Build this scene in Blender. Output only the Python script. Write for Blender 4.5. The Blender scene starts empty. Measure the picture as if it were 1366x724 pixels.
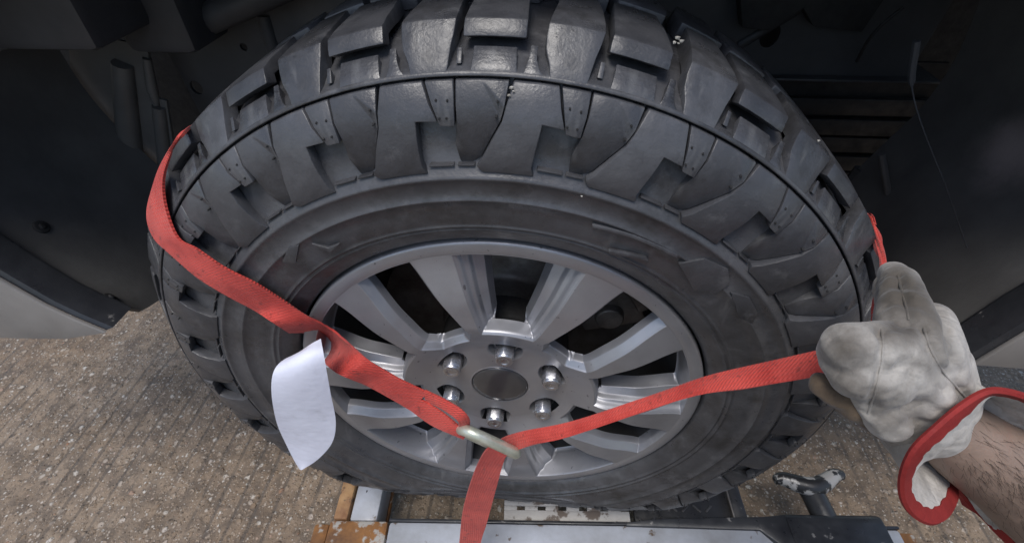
import bpy, bmesh, math, random
import numpy as np
from mathutils import Vector, Matrix, noise
from mathutils.bvhtree import BVHTree
from mathutils.geometry import delaunay_2d_cdt

random.seed(7)
rng = np.random.default_rng(11)
C = bpy.context.scene.collection
scene = bpy.context.scene

# ------------------------------------------------------------------ camera
CAM = np.array([0.0547, -0.3471, 0.5320])
CR = np.array([[0.99606, 0.08742, -0.01459], [-0.04882, 0.67860, 0.73288], [0.07397, -0.72929, 0.68020]])
FPX = 660.0
cd = bpy.data.cameras.new('camera')
cam = bpy.data.objects.new('camera', cd); C.objects.link(cam)
cd.sensor_width = 36.0; cd.lens = FPX / 1366.0 * 36.0
cd.clip_start = 0.01; cd.clip_end = 2000
cam.matrix_world = Matrix(((CR[0][0], CR[1][0], CR[2][0], CAM[0]), (CR[0][1], CR[1][1], CR[2][1], CAM[1]),
                           (CR[0][2], CR[1][2], CR[2][2], CAM[2]), (0, 0, 0, 1)))
scene.camera = cam

# ------------------------------------------------------------------ light
SUN_EL, SUN_AZ = math.radians(70), math.radians(200)      # high, behind and a little left of the camera
w = bpy.data.worlds.new('World'); scene.world = w; w.use_nodes = True
nt = w.node_tree
sky = nt.nodes.new('ShaderNodeTexSky'); sky.sky_type = 'NISHITA'; sky.sun_disc = False
sky.sun_elevation = SUN_EL; sky.sun_rotation = SUN_AZ
sky.air_density = 1.2; sky.dust_density = 2.0; sky.ozone_density = 1.0
bgn = nt.nodes['Background']; bgn.inputs[1].default_value = 0.115
nt.links.new(sky.outputs[0], bgn.inputs[0])
sl = bpy.data.lights.new('sun', 'SUN'); sl.energy = 1.5; sl.angle = math.radians(25); sl.color = (1, .97, .93)
so = bpy.data.objects.new('sun', sl); C.objects.link(so)
sd = Vector((math.sin(SUN_AZ) * math.cos(SUN_EL), math.cos(SUN_AZ) * math.cos(SUN_EL), math.sin(SUN_EL)))
so.rotation_euler = sd.to_track_quat('Z', 'Y').to_euler(); so.location = sd * 20
vs = scene.view_settings
vs.view_transform = 'Standard'; vs.look = 'None'; vs.exposure = 0.5; vs.gamma = 1.0

# ------------------------------------------------------------------ helpers
def ray(u, v):
    return np.array([(u - 683) / FPX, -(v - 362) / FPX, -1.0]) @ CR
def at(u, v, x=None, y=None, z=None, t=None):
    """the place in the world that the photograph shows at (u, v), on a plane or at a distance"""
    d = ray(u, v)
    if t is None:
        if x is not None: t = (x - CAM[0]) / d[0]
        elif y is not None: t = (y - CAM[1]) / d[1]
        else: t = (z - CAM[2]) / d[2]
    return Vector(CAM + t * d)
def link(name, me, mat=None, parent=None):
    o = bpy.data.objects.new(name, me); C.objects.link(o)
    if mat and not me.materials: me.materials.append(mat)
    if parent: o.parent = parent
    return o
def mesh(name, verts, faces, smooth=False):
    me = bpy.data.meshes.new(name)
    me.from_pydata([tuple(v) for v in verts], [], [tuple(f) for f in faces]); me.update()
    if smooth: me.polygons.foreach_set('use_smooth', [True] * len(me.polygons))
    return me
def bm_mesh(name, bm, bevel=0, segs=2, smooth=True, ang=28, recalc=True):
    if recalc: bmesh.ops.recalc_face_normals(bm, faces=bm.faces[:])
    if bevel:
        es = [e for e in bm.edges if len(e.link_faces) == 2 and e.calc_face_angle(0) > math.radians(ang)]
        bmesh.ops.bevel(bm, geom=es, offset=bevel, segments=segs, profile=.5, affect='EDGES', clamp_overlap=True)
    me = bpy.data.meshes.new(name); bm.to_mesh(me); bm.free()
    if smooth:
        me.polygons.foreach_set('use_smooth', [True] * len(me.polygons))
        try: me.set_sharp_from_angle(angle=math.radians(40))
        except Exception: pass
    return me
def thing(name, label, cat, loc=(0, 0, 0), group=None):
    o = bpy.data.objects.new(name, None); C.objects.link(o); o.location = loc; o.empty_display_size = .05
    o['label'] = label; o['category'] = cat
    if group: o['group'] = group
    return o
def add_box(bm, lo, hi, M=None):
    r = bmesh.ops.create_cube(bm, size=1)
    c = [(a + b) / 2 for a, b in zip(lo, hi)]; s = [b - a for a, b in zip(lo, hi)]
    for v in r['verts']:
        v.co = Vector((v.co.x * s[0] + c[0], v.co.y * s[1] + c[1], v.co.z * s[2] + c[2]))
        if M: v.co = M @ v.co
    return r['verts']
def add_tube(bm, pts, rad, n=8, closed=False):
    pts = [Vector(p) for p in pts]; N = len(pts)
    rads = rad if isinstance(rad, (list, tuple)) else [rad] * N
    rings = []; up = None
    for i, p in enumerate(pts):
        a = pts[(i - 1) % N] if (closed or i > 0) else pts[i]
        b = pts[(i + 1) % N] if (closed or i < N - 1) else pts[i]
        d = (b - a).normalized()
        if up is None: up = d.orthogonal().normalized()
        up = (up - d * up.dot(d)).normalized(); s = d.cross(up)
        rings.append([bm.verts.new(p + (up * math.cos(k / n * 2 * math.pi) + s * math.sin(k / n * 2 * math.pi)) * rads[i]) for k in range(n)])
    m = N if closed else N - 1
    for i in range(m):
        A, B = rings[i], rings[(i + 1) % N]
        for k in range(n): bm.faces.new((A[k], A[(k + 1) % n], B[(k + 1) % n], B[k]))
    if not closed:
        bm.faces.new(rings[0][::-1]); bm.faces.new(rings[-1])
def add_cyl(bm, p0, p1, r0, r1=None, n=16):
    add_tube(bm, [p0, p1], [r0, r1 if r1 is not None else r0], n)
def lathe(prof, n=180, a0=0.0):
    """(r, y) profile turned about the y axis"""
    V, F = [], []
    for i in range(n):
        t = a0 + 2 * math.pi * i / n
        for r, y in prof: V.append((r * math.cos(t), y, r * math.sin(t)))
    m = len(prof)
    for i in range(n):
        j = (i + 1) % n
        for k in range(m - 1): F.append((i * m + k, i * m + k + 1, j * m + k + 1, j * m + k))
    return V, F
def catmull(P, k=8):
    P = [np.array(p, float) for p in P]; out = []
    Q = [2 * P[0] - P[1]] + P + [2 * P[-1] - P[-2]]
    for i in range(1, len(Q) - 2):
        a, b, c, d = Q[i - 1:i + 3]
        for j in range(k):
            t = j / k
            out.append(.5 * (2 * b + (c - a) * t + (2 * a - 5 * b + 4 * c - d) * t * t + (3 * b - a - 3 * c + d) * t ** 3))
    out.append(P[-1]); return out

# ------------------------------------------------------------------ materials
def mat(name, col, rough=.6, metal=0, spec=.5):
    m = bpy.data.materials.new(name); m.use_nodes = True
    b = m.node_tree.nodes['Principled BSDF']
    b.inputs['Base Color'].default_value = (*col, 1); b.inputs['Roughness'].default_value = rough
    b.inputs['Metallic'].default_value = metal; b.inputs['Specular IOR Level'].default_value = spec
    return m
class N:
    """small node builder"""
    def __init__(s, m):
        s.m = m; s.t = m.node_tree; s.b = s.t.nodes['Principled BSDF']; s.bump = None
        s.tc = s.t.nodes.new('ShaderNodeTexCoord').outputs['Object']
    def noise(s, scale, detail=4, rough=.6, vec=None, out='Fac'):
        n = s.t.nodes.new('ShaderNodeTexNoise'); n.inputs['Scale'].default_value = scale
        n.inputs['Detail'].default_value = detail; n.inputs['Roughness'].default_value = rough
        s.t.links.new(vec or s.tc, n.inputs['Vector']); return n.outputs[out]
    def voro(s, scale, out='Distance', feature='F1', vec=None, rnd=1):
        n = s.t.nodes.new('ShaderNodeTexVoronoi'); n.feature = feature; n.inputs['Scale'].default_value = scale
        n.inputs['Randomness'].default_value = rnd
        s.t.links.new(vec or s.tc, n.inputs['Vector']); return n.outputs[out]
    def wave(s, scale, direction='X', dist=0, vec=None, dscale=1):
        n = s.t.nodes.new('ShaderNodeTexWave'); n.bands_direction = direction; n.inputs['Scale'].default_value = scale
        n.inputs['Distortion'].default_value = dist; n.inputs['Detail Scale'].default_value = dscale
        s.t.links.new(vec or s.tc, n.inputs['Vector']); return n.outputs['Fac']
    def mapping(s, scale=(1, 1, 1), rot=(0, 0, 0), vec=None):
        n = s.t.nodes.new('ShaderNodeMapping'); n.inputs['Scale'].default_value = scale; n.inputs['Rotation'].default_value = rot
        s.t.links.new(vec or s.tc, n.inputs['Vector']); return n.outputs[0]
    def ramp(s, f, stops):
        n = s.t.nodes.new('ShaderNodeValToRGB'); e = n.color_ramp.elements
        while len(e) < len(stops): e.new(.5)
        for x, (p, c) in zip(e, stops):
            x.position = p; x.color = (*c, 1) if isinstance(c, (tuple, list)) else (c, c, c, 1)
        s.t.links.new(f, n.inputs[0]); return n.outputs[0]
    def mix(s, f, a, b, mode='MIX'):
        n = s.t.nodes.new('ShaderNodeMix'); n.data_type = 'RGBA'; n.blend_type = mode
        for i, x in ((0, f), (6, a), (7, b)):
            if isinstance(x, (int, float)): n.inputs[i].default_value = x if i == 0 else (x, x, x, 1)
            elif isinstance(x, (tuple, list)): n.inputs[i].default_value = (*x, 1)
            else: s.t.links.new(x, n.inputs[i])
        return n.outputs[2]
    def set(s, key, v): s.t.links.new(v, s.b.inputs[key])
    def addbump(s, h, strength, dist=.002):
        n = s.t.nodes.new('ShaderNodeBump'); n.inputs['Strength'].default_value = strength; n.inputs['Distance'].default_value = dist
        s.t.links.new(h, n.inputs['Height'])
        if s.bump: s.t.links.new(s.bump, n.inputs['Normal'])
        s.bump = n.outputs[0]; s.t.links.new(s.bump, s.b.inputs['Normal'])

def make_rubber():
    m = mat('rubber', (.04, .04, .043), .5); n = N(m)
    a = n.ramp(n.noise(9, 6, .65), [(.32, (.022, .0225, .025)), (.66, (.066, .067, .074))])
    scuff = n.ramp(n.noise(28, 7, .75), [(.54, 0.0), (.70, .7)])
    streak = n.ramp(n.noise(60, 3, .5, n.mapping((1, .25, .25), (0, .6, .4))), [(.64, 0.0), (.72, .4)])
    c = n.mix(scuff, a, (.125, .125, .13)); c = n.mix(streak, c, (.15, .15, .15))
    oi = n.t.nodes.new('ShaderNodeObjectInfo'); film = n.mix(1.0, n.ramp(oi.outputs['Random'], [(.25, 0.0), (1.0, .75)]), n.ramp(n.noise(11, 6, .7), [(.40, .15), (.62, 1.0)]), 'MULTIPLY')
    c = n.mix(film, c, (.115, .116, .124))
    mud = n.ramp(n.noise(9, 8, .75, n.mapping((1, 1, 1), (.4, .2, .9))), [(.50, 0.0), (.64, .7)]); c = n.mix(mud, c, (.018, .017, .016))
    n.set('Base Color', c)
    n.set('Roughness', n.ramp(n.noise(24, 6, .7), [(.32, .20), (.68, .56)]))
    n.addbump(n.noise(420, 4), .25, .001); n.addbump(n.noise(40, 4), .25, .004)
    return m
def make_alloy(name, col, rough):
    m = mat(name, col, rough, .6); n = N(m)
    c = n.mix(n.ramp(n.noise(14, 5, .6), [(.4, 0.0), (.75, .55)]), col, tuple(x * .62 for x in col))
    spots = n.ramp(n.noise(170, 2, .4), [(.71, 0.0), (.75, .6)])
    c = n.mix(spots, c, (.05, .05, .055)); n.set('Base Color', c)
    n.set('Roughness', n.ramp(n.noise(26, 5), [(.3, rough - .05), (.7, rough + .17)]))
    n.addbump(n.noise(700, 2), .12, .0006)
    return m
def make_plain(name, c1, c2, scale=8, rough=(.5, .8), bump=.3, bscale=200, metal=0, spots=None):
    m = mat(name, c1, rough[0], metal); n = N(m)
    c = n.ramp(n.noise(scale, 6, .65), [(.35, c1), (.68, c2)])
    if spots:
        c = n.mix(n.ramp(n.noise(spots[0], 5, .6), [(spots[1], 0.0), (spots[1] + .05, 1.0)]), c, spots[2])
    n.set('Base Color', c); n.set('Roughness', n.ramp(n.noise(scale * 3, 4), [(.3, rough[0]), (.7, rough[1])]))
    n.addbump(n.noise(bscale, 4), bump, .001); return m
RUBBER = make_rubber()
ALLOY = make_alloy('gunmetal_alloy', (.36, .365, .39), .35)
CAPM = make_plain('cap_plastic', (.085, .085, .09), (.11, .11, .115), 20, (.10, .25), .05, 200, .4)
NUTM = make_plain('bright_steel', (.55, .55, .57), (.38, .38, .40), 60, (.22, .4), .1, 300, .9)
STEEL = make_plain('brake_steel', (.22, .21, .20), (.12, .10, .09), 30, (.4, .65), .3, 300, .8)
DARKIRON = make_plain('dark_iron', (.012, .012, .013), (.022, .022, .023), 30, (.6, .85), .4)
def dirt_and_haze(m, patches, col):  # soft colour patches: dirt on the glove, painted haze on the rear liner
    n = N(m); src = n.b.inputs['Base Color'].links[0].from_socket; c = src
    for (cx, cy, cz, rad, amt) in patches:
        dv = n.t.nodes.new('ShaderNodeVectorMath'); dv.operation = 'DISTANCE'; n.t.links.new(n.tc, dv.inputs[0]); dv.inputs[1].default_value = (cx, cy, cz)
        ad = n.t.nodes.new('ShaderNodeMath'); ad.operation = 'MULTIPLY_ADD'; n.t.links.new(n.noise(22, 6, .65), ad.inputs[0]); ad.inputs[1].default_value = rad; n.t.links.new(dv.outputs['Value'], ad.inputs[2])
        mr = n.t.nodes.new('ShaderNodeMapRange'); mr.interpolation_type = 'SMOOTHSTEP'; n.t.links.new(ad.outputs[0], mr.inputs[0]); mr.inputs[1].default_value = rad * .6; mr.inputs[2].default_value = rad * 1.7; mr.inputs[3].default_value = amt; mr.inputs[4].default_value = 0
        c = n.mix(mr.outputs[0], c, col)
    n.set('Base Color', c); return m
LINER = make_plain('liner_plastic', (.075, .073, .072), (.135, .132, .128), 5, (.28, .62), .45, 60, 0, (30, .68, (.10, .105, .11)))
INNER = make_plain('underbody_paint', (.03, .031, .034), (.066, .067, .072), 4, (.4, .7), .25, 120, 0, (26, .70, (.07, .07, .07)))
BODY = make_plain('dusty_body_paint', (.235, .222, .21), (.30, .285, .27), 7, (.3, .55), .1, 200, 0, (45, .72, (.10, .09, .08)))
BLACKP = make_plain('chipped_black_paint', (.018, .019, .023), (.045, .047, .052), 12, (.22, .5), .45, 80, 0, (48, .655, (.22, .21, .20)))
ZINC = make_plain('greenish_zinc', (.50, .53, .43), (.70, .72, .64), 50, (.28, .5), .2, 250, .6)
RAILP = make_plain('worn_pale_blue_paint', (.46, .49, .55), (.27, .275, .285), 7, (.35, .65), .45, 90, 0, (30, .645, (.12, .085, .06)))
RUST = make_plain('rusty_steel', (.30, .135, .04), (.09, .045, .025), 20, (.7, .9), .8, 70, 0, (26, .56, (.36, .34, .31)))
ORANGE = make_plain('orange_rust', (.40, .24, .11), (.20, .095, .045), 26, (.65, .9), .7, 80, 0, (34, .56, (.09, .055, .035)))
FLAKE = make_plain('flaking_white_paint', (.56, .55, .53), (.44, .42, .40), 16, (.5, .75), .5, 120, 0, (34, .54, (.16, .13, .11)))
def make_webbing():
    m = mat('red_webbing', (.50, .045, .04), .75, 0, .25); n = N(m)
    uv = n.t.nodes.new('ShaderNodeUVMap').outputs[0]
    c = n.ramp(n.noise(24, 5, .65), [(.35, (.42, .036, .028)), (.65, (.62, .078, .060))])
    c = n.mix(n.ramp(n.noise(120, 3, .6), [(.60, 0.0), (.70, .6)]), c, (.15, .026, .022))
    n.set('Base Color', c)
    wv = n.wave(180, 'DIAGONAL', .6, uv); n.addbump(wv, .5, .0012)
    n.addbump(n.wave(95, 'X', .5, uv), .35, .001)
    n.b.inputs['Sheen Weight'].default_value = .15; n.b.inputs['Roughness'].default_value = .55; return m
WEB = make_webbing()
def make_tag():
    m = mat('white_tag', (.80, .80, .84), .55); n = N(m)
    c = n.ramp(n.noise(16, 5, .6), [(.3, (.76, .78, .90)), (.75, (.70, .71, .82))])
    c = n.mix(n.ramp(n.noise(42, 4, .55, n.mapping((1, .8, .8))), [(.60, 0.0), (.72, .22)]), c, (.45, .45, .48)); n.set('Base Color', c)
    n.addbump(n.noise(26, 3), .5, .004); return m
TAG = make_tag()
PALE = make_plain('pale_stone', (.42, .40, .36), (.28, .26, .22), 60)
def make_leather(name, base, dark, dirt, cut, patches=()):
    m = mat(name, base, .85, 0, .2); n = N(m)
    c = n.ramp(n.noise(18, 6, .65), [(.3, base), (.75, dark)])
    c = n.mix(n.ramp(n.noise(26, 7, .7), [(cut, 0.0), (cut + .20, .62)]), c, dirt)
    for (cx, cy, cz, rad, amt) in patches:
        dv = n.t.nodes.new('ShaderNodeVectorMath'); dv.operation = 'DISTANCE'; n.t.links.new(n.tc, dv.inputs[0]); dv.inputs[1].default_value = (cx, cy, cz)
        ad = n.t.nodes.new('ShaderNodeMath'); ad.operation = 'MULTIPLY_ADD'; n.t.links.new(n.noise(38, 5, .65), ad.inputs[0]); ad.inputs[1].default_value = rad * 1.6; n.t.links.new(dv.outputs['Value'], ad.inputs[2])
        mr = n.t.nodes.new('ShaderNodeMapRange'); n.t.links.new(ad.outputs[0], mr.inputs[0]); mr.inputs[1].default_value = rad * 1.15; mr.inputs[2].default_value = rad * 2.1; mr.inputs[3].default_value = amt; mr.inputs[4].default_value = 0
        c = n.mix(mr.outputs[0], c, dirt)
    n.set('Base Color', c)
    n.addbump(n.noise(55, 5, .6), .35, .004); n.addbump(n.noise(500, 3), .3, .0008)
    n.addbump(n.ramp(n.noise(34, 2, .5, n.mapping((1, 2.2, .7), (.5, .3, .6))), [(.42, 0.0), (.5, 1.0), (.58, 0.0)]), .22, -.003)
    n.addbump(n.wave(22, 'Z', 7, None, 2), .22, .003)
    n.b.inputs['Sheen Weight'].default_value = .2; return m
ST = [tuple(at(u, v, t=t) - Vector((.36, -.13, .2))) + (r_, a_) for u, v, t, r_, a_ in ((1196, 378, .350, .036, .72), (1206, 436, .312, .013, .85), (1128, 462, .298, .014, .6), (1218, 410, .325, .024, .5), (1262, 470, .325, .018, .35), (1205, 545, .325, .022, .4), (1160, 535, .315, .018, .5), (1250, 430, .33, .016, .35))]
GLOVE = make_leather('pale_glove_leather', (.55, .525, .49), (.38, .355, .32), (.13, .11, .09), .47)
GLOVED = make_leather('soiled_glove_leather', (.36, .32, .28), (.22, .19, .16), (.08, .065, .05), .5)
GLOVEB = make_leather('brown_soiled_leather', (.15, .11, .07), (.10, .07, .05), (.03, .025, .02), .5)
TRIM = make_plain('red_binding', (.22, .014, .013), (.31, .024, .02), 40, (.7, .9), .5, 350)
def make_skin():
    m = mat('skin', (.36, .24, .19), .5); n = N(m)
    c = n.ramp(n.noise(14, 5, .6), [(.3, (.20, .150, .120)), (.7, (.33, .235, .185))])
    c = n.mix(n.ramp(n.noise(60, 4), [(.6, 0.0), (.72, .5)]), c, (.28, .17, .13)); n.set('Base Color', c)
    n.b.inputs['Subsurface Weight'].default_value = .08; n.b.inputs['Subsurface Radius'].default_value = (.01, .004, .002)
    n.addbump(n.noise(300, 4), .3, .001); n.addbump(n.voro(450), .15, .0008); return m
SKIN = make_skin()
HAIR = mat('dark_hair', (.075, .055, .042), .6)
def make_concrete():
    m = mat('exposed_aggregate_concrete', (.25, .22, .19), .85); n = N(m)
    warp = n.t.nodes.new('ShaderNodeVectorMath'); warp.operation = 'MULTIPLY_ADD'
    n.t.links.new(n.noise(55, 3, .5, None, 'Color'), warp.inputs[0]); warp.inputs[1].default_value = (.012, .012, .012); n.t.links.new(n.tc, warp.inputs[2])
    wv_ = warp.outputs[0]
    c = n.ramp(n.noise(2.2, 6, .65), [(.3, (.19, .130, .082)), (.7, (.30, .228, .160))])
    c = n.mix(n.ramp(n.noise(26, 5, .7), [(.40, 0.0), (.62, .8)]), c, (.085, .062, .044))
    heights = []
    for sc, lo, amt in ((58, .56, .85), (110, .42, .9), (210, .30, .85)):
        vn = n.t.nodes.new('ShaderNodeTexVoronoi'); vn.inputs['Scale'].default_value = sc; n.t.links.new(wv_, vn.inputs['Vector'])
        sp = n.t.nodes.new('ShaderNodeSeparateColor'); n.t.links.new(vn.outputs['Color'], sp.inputs[0])
        pick = n.ramp(sp.outputs[1], [(lo, 0.0), (lo + .03, 1.0)])
        shape = n.ramp(vn.outputs['Distance'], [(.26, 1.0), (.42, 0.0)])
        f = n.mix(1.0, pick, shape, 'MULTIPLY')
        sc_ = n.ramp(sp.outputs[0], [(.0, (.10, .075, .055)), (.3, (.21, .142, .086)), (.55, (.30, .228, .165)), (.8, (.42, .355, .29)), (.95, (.58, .54, .48)), (1, (.30, .15, .08))])
        f2 = n.mix(1.0, f, amt, 'MULTIPLY'); c = n.mix(f2, c, sc_); heights.append(f)
    gv = n.wave(7.5, 'X', 3.5, n.mapping((1, .22, 1)), 1.0)
    gm = n.mix(1.0, n.ramp(gv, [(.02, .65), (.11, 0.0)]), n.ramp(n.noise(3.2, 3), [(.40, 0.0), (.58, 1.0)]), 'MULTIPLY')
    c = n.mix(gm, c, (.075, .06, .048))
    n.set('Base Color', c); n.set('Roughness', n.ramp(n.noise(12, 5), [(.3, .38), (.7, .8)]))
    for h_, d_ in zip(heights, (.0035, .0025, .0015)): n.addbump(h_, .7, d_)
    n.addbump(gm, .35, -.003); n.addbump(n.noise(45, 6, .7), .6, .006)
    return m
CONC = make_concrete()
PEB = make_plain('pebble', (.32, .24, .168), (.13, .094, .064), 45, (.2, .55), .3, 400, 0, (60, .62, (.50, .46, .42)))

# ------------------------------------------------------------------ ground
GZ = -0.55
o = link('concrete_ground', mesh('concrete_ground', [(-300, -300, GZ), (300, -300, GZ), (300, 300, GZ), (-300, 300, GZ)], [(0, 1, 2, 3)]), CONC)
o['kind'] = 'structure'
def pebbles():
    base = np.array([(1, 0, 0), (.3, .95, 0), (-.8, .6, 0), (-.8, -.6, 0), (.3, -.95, 0), (0, 0, 1)], float)
    fc = [(0, 1, 5), (1, 2, 5), (2, 3, 5), (3, 4, 5), (4, 0, 5)]
    V, F = [], []
    for i in range(22000):
        x, y = rng.uniform(-1.9, 1.7), rng.uniform(-.35, 1.1)
        s = .0010 + .0034 * rng.random() ** 2.6; a = rng.random() * 6.28
        c, si = math.cos(a), math.sin(a); k = rng.uniform(.55, 1)
        b = len(V)
        for p in base * (1, k, 1):
            j = rng.uniform(.75, 1.2)
            V.append((x + s * j * (p[0] * c - p[1] * si), y + s * j * (p[0] * si + p[1] * c), GZ - .0006 + p[2] * s * rng.uniform(.35, .6)))
        F += [tuple(q + b for q in f) for f in fc]
    return mesh('aggregate_gravel', V, F)
o = link('aggregate_gravel', pebbles(), PEB); o['kind'] = 'stuff'
o['label'] = 'small pale stones standing proud of the concrete'

# ------------------------------------------------------------------ vehicle body round the wheel
car = thing('pickup_truck', 'pickup truck front corner, dark wheel arch and dusty pale lower body round the wheel', 'pickup truck', (0, .5, 0))
def kid(o): o.parent = car; o.matrix_parent_inverse = car.matrix_basis.inverted(); return o
car_inv = Matrix.Translation((0, -.5, 0))
def cpart(name, me, m):
    me.transform(car_inv); return link(name, me, m, car)
ARCH = [(-.530, .031), (-.560, .055), (-.583, .078), (-.612, .121), (-.655, .20), (-.665, .30), (-.61, .41), (-.48, .475), (-.27, .525), (0, .54),
        (.24, .525), (.44, .475), (.55, .41), (.592, .30), (.585, .20), (.556, .135), (.534, .071)]
def sheet(name, outline, y0, y1, holes=()):
    """flat panel in the xz plane between y0 and y1, with round holes"""
    V = [Vector(p) for p in outline]; E = [(i, (i + 1) % len(V)) for i in range(len(V))]
    for (cx, cz, rx, rz) in holes:
        b = len(V); k = 24
        V += [Vector((cx + rx * math.cos(t * 2 * math.pi / k), cz + rz * math.sin(t * 2 * math.pi / k))) for t in range(k)]
        E += [(b + i, b + (i + 1) % k) for i in range(k)]
    vo, eo, fo, *_ = delaunay_2d_cdt(V, E, [], 1, 1e-6)
    bm = bmesh.new(); vs_ = [bm.verts.new((p[0], y0, p[1])) for p in vo]
    for f in fo:
        c = sum((vo[i] for i in f), Vector((0, 0))) / len(f)
        if any(((c[0] - h[0]) / h[2]) ** 2 + ((c[1] - h[1]) / h[3]) ** 2 < .98 for h in holes): continue
        bm.faces.new([vs_[i] for i in f])
    r = bmesh.ops.extrude_face_region(bm, geom=bm.faces[:])
    for v in r['geom']:
        if isinstance(v, bmesh.types.BMVert): v.co.y = y1
    bm.verts.index_update()
    bmesh.ops.delete(bm, geom=[v for v in bm.verts if not v.link_faces], context='VERTS')
    return bm
out = ARCH + [(.60, .069), (1.5, .085), (1.5, .80), (-1.0, .80), (-1.15, .6), (-1.2, .01), (-.701, .005), (-.60, .012)]
cpart('fender', bm_mesh('fender', sheet('fender', out, .03, .036), .002), BODY)
bm = bmesh.new(); add_box(bm, (-1.19, .037, .78), (1.5, 1.7, .80)); cpart('hood', bm_mesh('hood', bm, .006), BODY)
# folded black lip on the inside of the arch edge
bm = bmesh.new(); rows = []
cx_, cz_ = -.02, .12
for x, z in ARCH:
    d = Vector((cx_ - x, cz_ - z)).normalized()
    rows.append([bm.verts.new((x - d[0] * .003, .0365, z - d[1] * .003)), bm.verts.new((x + d[0] * .004, .041, z + d[1] * .004)), bm.verts.new((x + d[0] * .006, .075, z + d[1] * .006)), bm.verts.new((x + d[0] * .002, .080, z + d[1] * .002)), bm.verts.new((x - d[0] * .012, .079, z - d[1] * .012))])
for a, b in zip(rows, rows[1:]):
    for k in range(4): bm.faces.new((a[k], a[k + 1], b[k + 1], b[k]))
cpart('arch_lip', bm_mesh('arch_lip', bm, 0), BLACKP)
# liners: front (photo left) and rear (photo right), curved sheets going in from the lip
def liner(name, poly, y0, y1, bow, m, drop=0):
    P = catmull([np.array(p) for p in poly], 8); V, F = [], []
    ny = 16
    for i, p in enumerate(P):
        for j in range(ny + 1):
            t = j / ny; y = y0 + (y1 - y0) * t
            b = bow * math.sin(math.pi * t) + .006 * noise.noise(Vector((p[0] * 6, y * 9, p[1] * 6)))
            V.append((p[0] + (-b if p[0] < 0 else b), y, p[1] - drop * math.sqrt(t) * (1 - i / len(P)) ** 2))
    for i in range(len(P) - 1):
        for j in range(ny): F.append((i * (ny + 1) + j, i * (ny + 1) + j + 1, (i + 1) * (ny + 1) + j + 1, (i + 1) * (ny + 1) + j))
    bm = bmesh.new(); me = mesh('t', V, F); bm.from_mesh(me); bpy.data.meshes.remove(me)
    r = bmesh.ops.solidify(bm, geom=bm.faces[:], thickness=.004)
    return cpart(name, bm_mesh(name, bm, 0), m)
liner('wheel_arch_liner', [(-.533, .029), (-.547, .043), (-.568, .062), (-.60, .095), (-.640, .15), (-.665, .22), (-.67, .31)], .078, .34, .015, LINER, .09)
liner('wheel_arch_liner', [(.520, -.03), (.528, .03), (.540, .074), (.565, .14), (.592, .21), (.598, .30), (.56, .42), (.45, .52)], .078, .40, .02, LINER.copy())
def rivet(c, nrm, r=.008):
    bm = bmesh.new(); c = Vector(c); n_ = Vector(nrm).normalized()
    add_cyl(bm, c - n_ * .004, c + n_ * .003, r * 1.25, r, 14); add_cyl(bm, c + n_ * .003, c + n_ * .0055, r * .55, r * .35, 12)
    return bm
def hit(o, u, v, modif=False):
    """where the line of sight through (u, v) meets an object"""
    bpy.context.view_layer.update()
    dg = bpy.context.evaluated_depsgraph_get()
    if modif: b = BVHTree.FromObject(o, dg)
    else:
        bm = bmesh.new(); bm.from_mesh(o.data); b = BVHTree.FromBMesh(bm); bm.free()
    mi = o.matrix_world.inverted()
    p0 = mi @ Vector(CAM); p1 = mi @ Vector(CAM + ray(u, v))
    h = b.ray_cast(p0, (p1 - p0).normalized())
    if h[0] is None: return None, None
    return o.matrix_world @ h[0], (o.matrix_world.to_3x3() @ h[1]).normalized()
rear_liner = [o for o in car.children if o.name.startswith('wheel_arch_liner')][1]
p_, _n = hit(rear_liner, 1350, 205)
if p_ is not None: dirt_and_haze(rear_liner.data.materials[0], [tuple(p_ - Vector((0, .5, 0))) + (.050, .8)], (.40, .34, .33))  # pale blurred haze painted into the rear liner's colour
front_liner = [o for o in car.children if o.name.startswith('wheel_arch_liner')][0]
for u, v in ((55, 303), (147, 398)):
    p, n_ = hit(front_liner, u, v)
    if p is None: continue
    if n_.dot(Vector(CAM) - p) < 0: n_ = -n_
    cpart('rivet', bm_mesh('rivet', rivet(p, n_, .009), .0008), DARKIRON)
# inner wing wall with drain holes, and its lower lip
IY = .42
inner_out = [(-.545, -.16), (.12, -.16), (.27, .10), (.345, .237), (.56, .241), (.60, .79), (-.60, .79)]
h1, h2, h3 = at(1027, 47, y=IY), at(262, 117, y=IY), at(325, 63, y=IY)
cpart('inner_wing', bm_mesh('inner_wing', sheet('iw', inner_out, IY, IY + .005, [(h1.x, h1.z, .0135, .017), (h2.x, h2.z, .010, .012), (h3.x, h3.z, .006, .006)]), 0), INNER)
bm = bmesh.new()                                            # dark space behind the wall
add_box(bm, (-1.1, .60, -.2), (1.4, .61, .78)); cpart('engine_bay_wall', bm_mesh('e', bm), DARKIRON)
bm = bmesh.new(); add_box(bm, (.345, IY - .016, .2375), (.60, IY + .12, .2415)); cpart('wing_lip', bm_mesh('wing_lip', bm, .0015), INNER)
# pressed swages on the inner wall
for (u0, v0), (u1, v1), rad in (((375, 100), (352, 20), .012), ((470, 60), (470, -20), .010), ((1100, -10), (985, 60), .008)):
    bm = bmesh.new(); add_tube(bm, [at(u0, v0, y=IY + .004), at(u1, v1, y=IY + .004)], rad, 10)
    cpart('swage', bm_mesh('swage', bm), INNER)
bm = bmesh.new()
add_tube(bm, catmull([at(1205, 10, y=.36), at(1178, 32, y=.36), at(1158, 55, y=.37), at(1143, 82, y=.40)], 6), .0022, 8)
cpart('brake_hose', bm_mesh('brake_hose', bm), DARKIRON)
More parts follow.
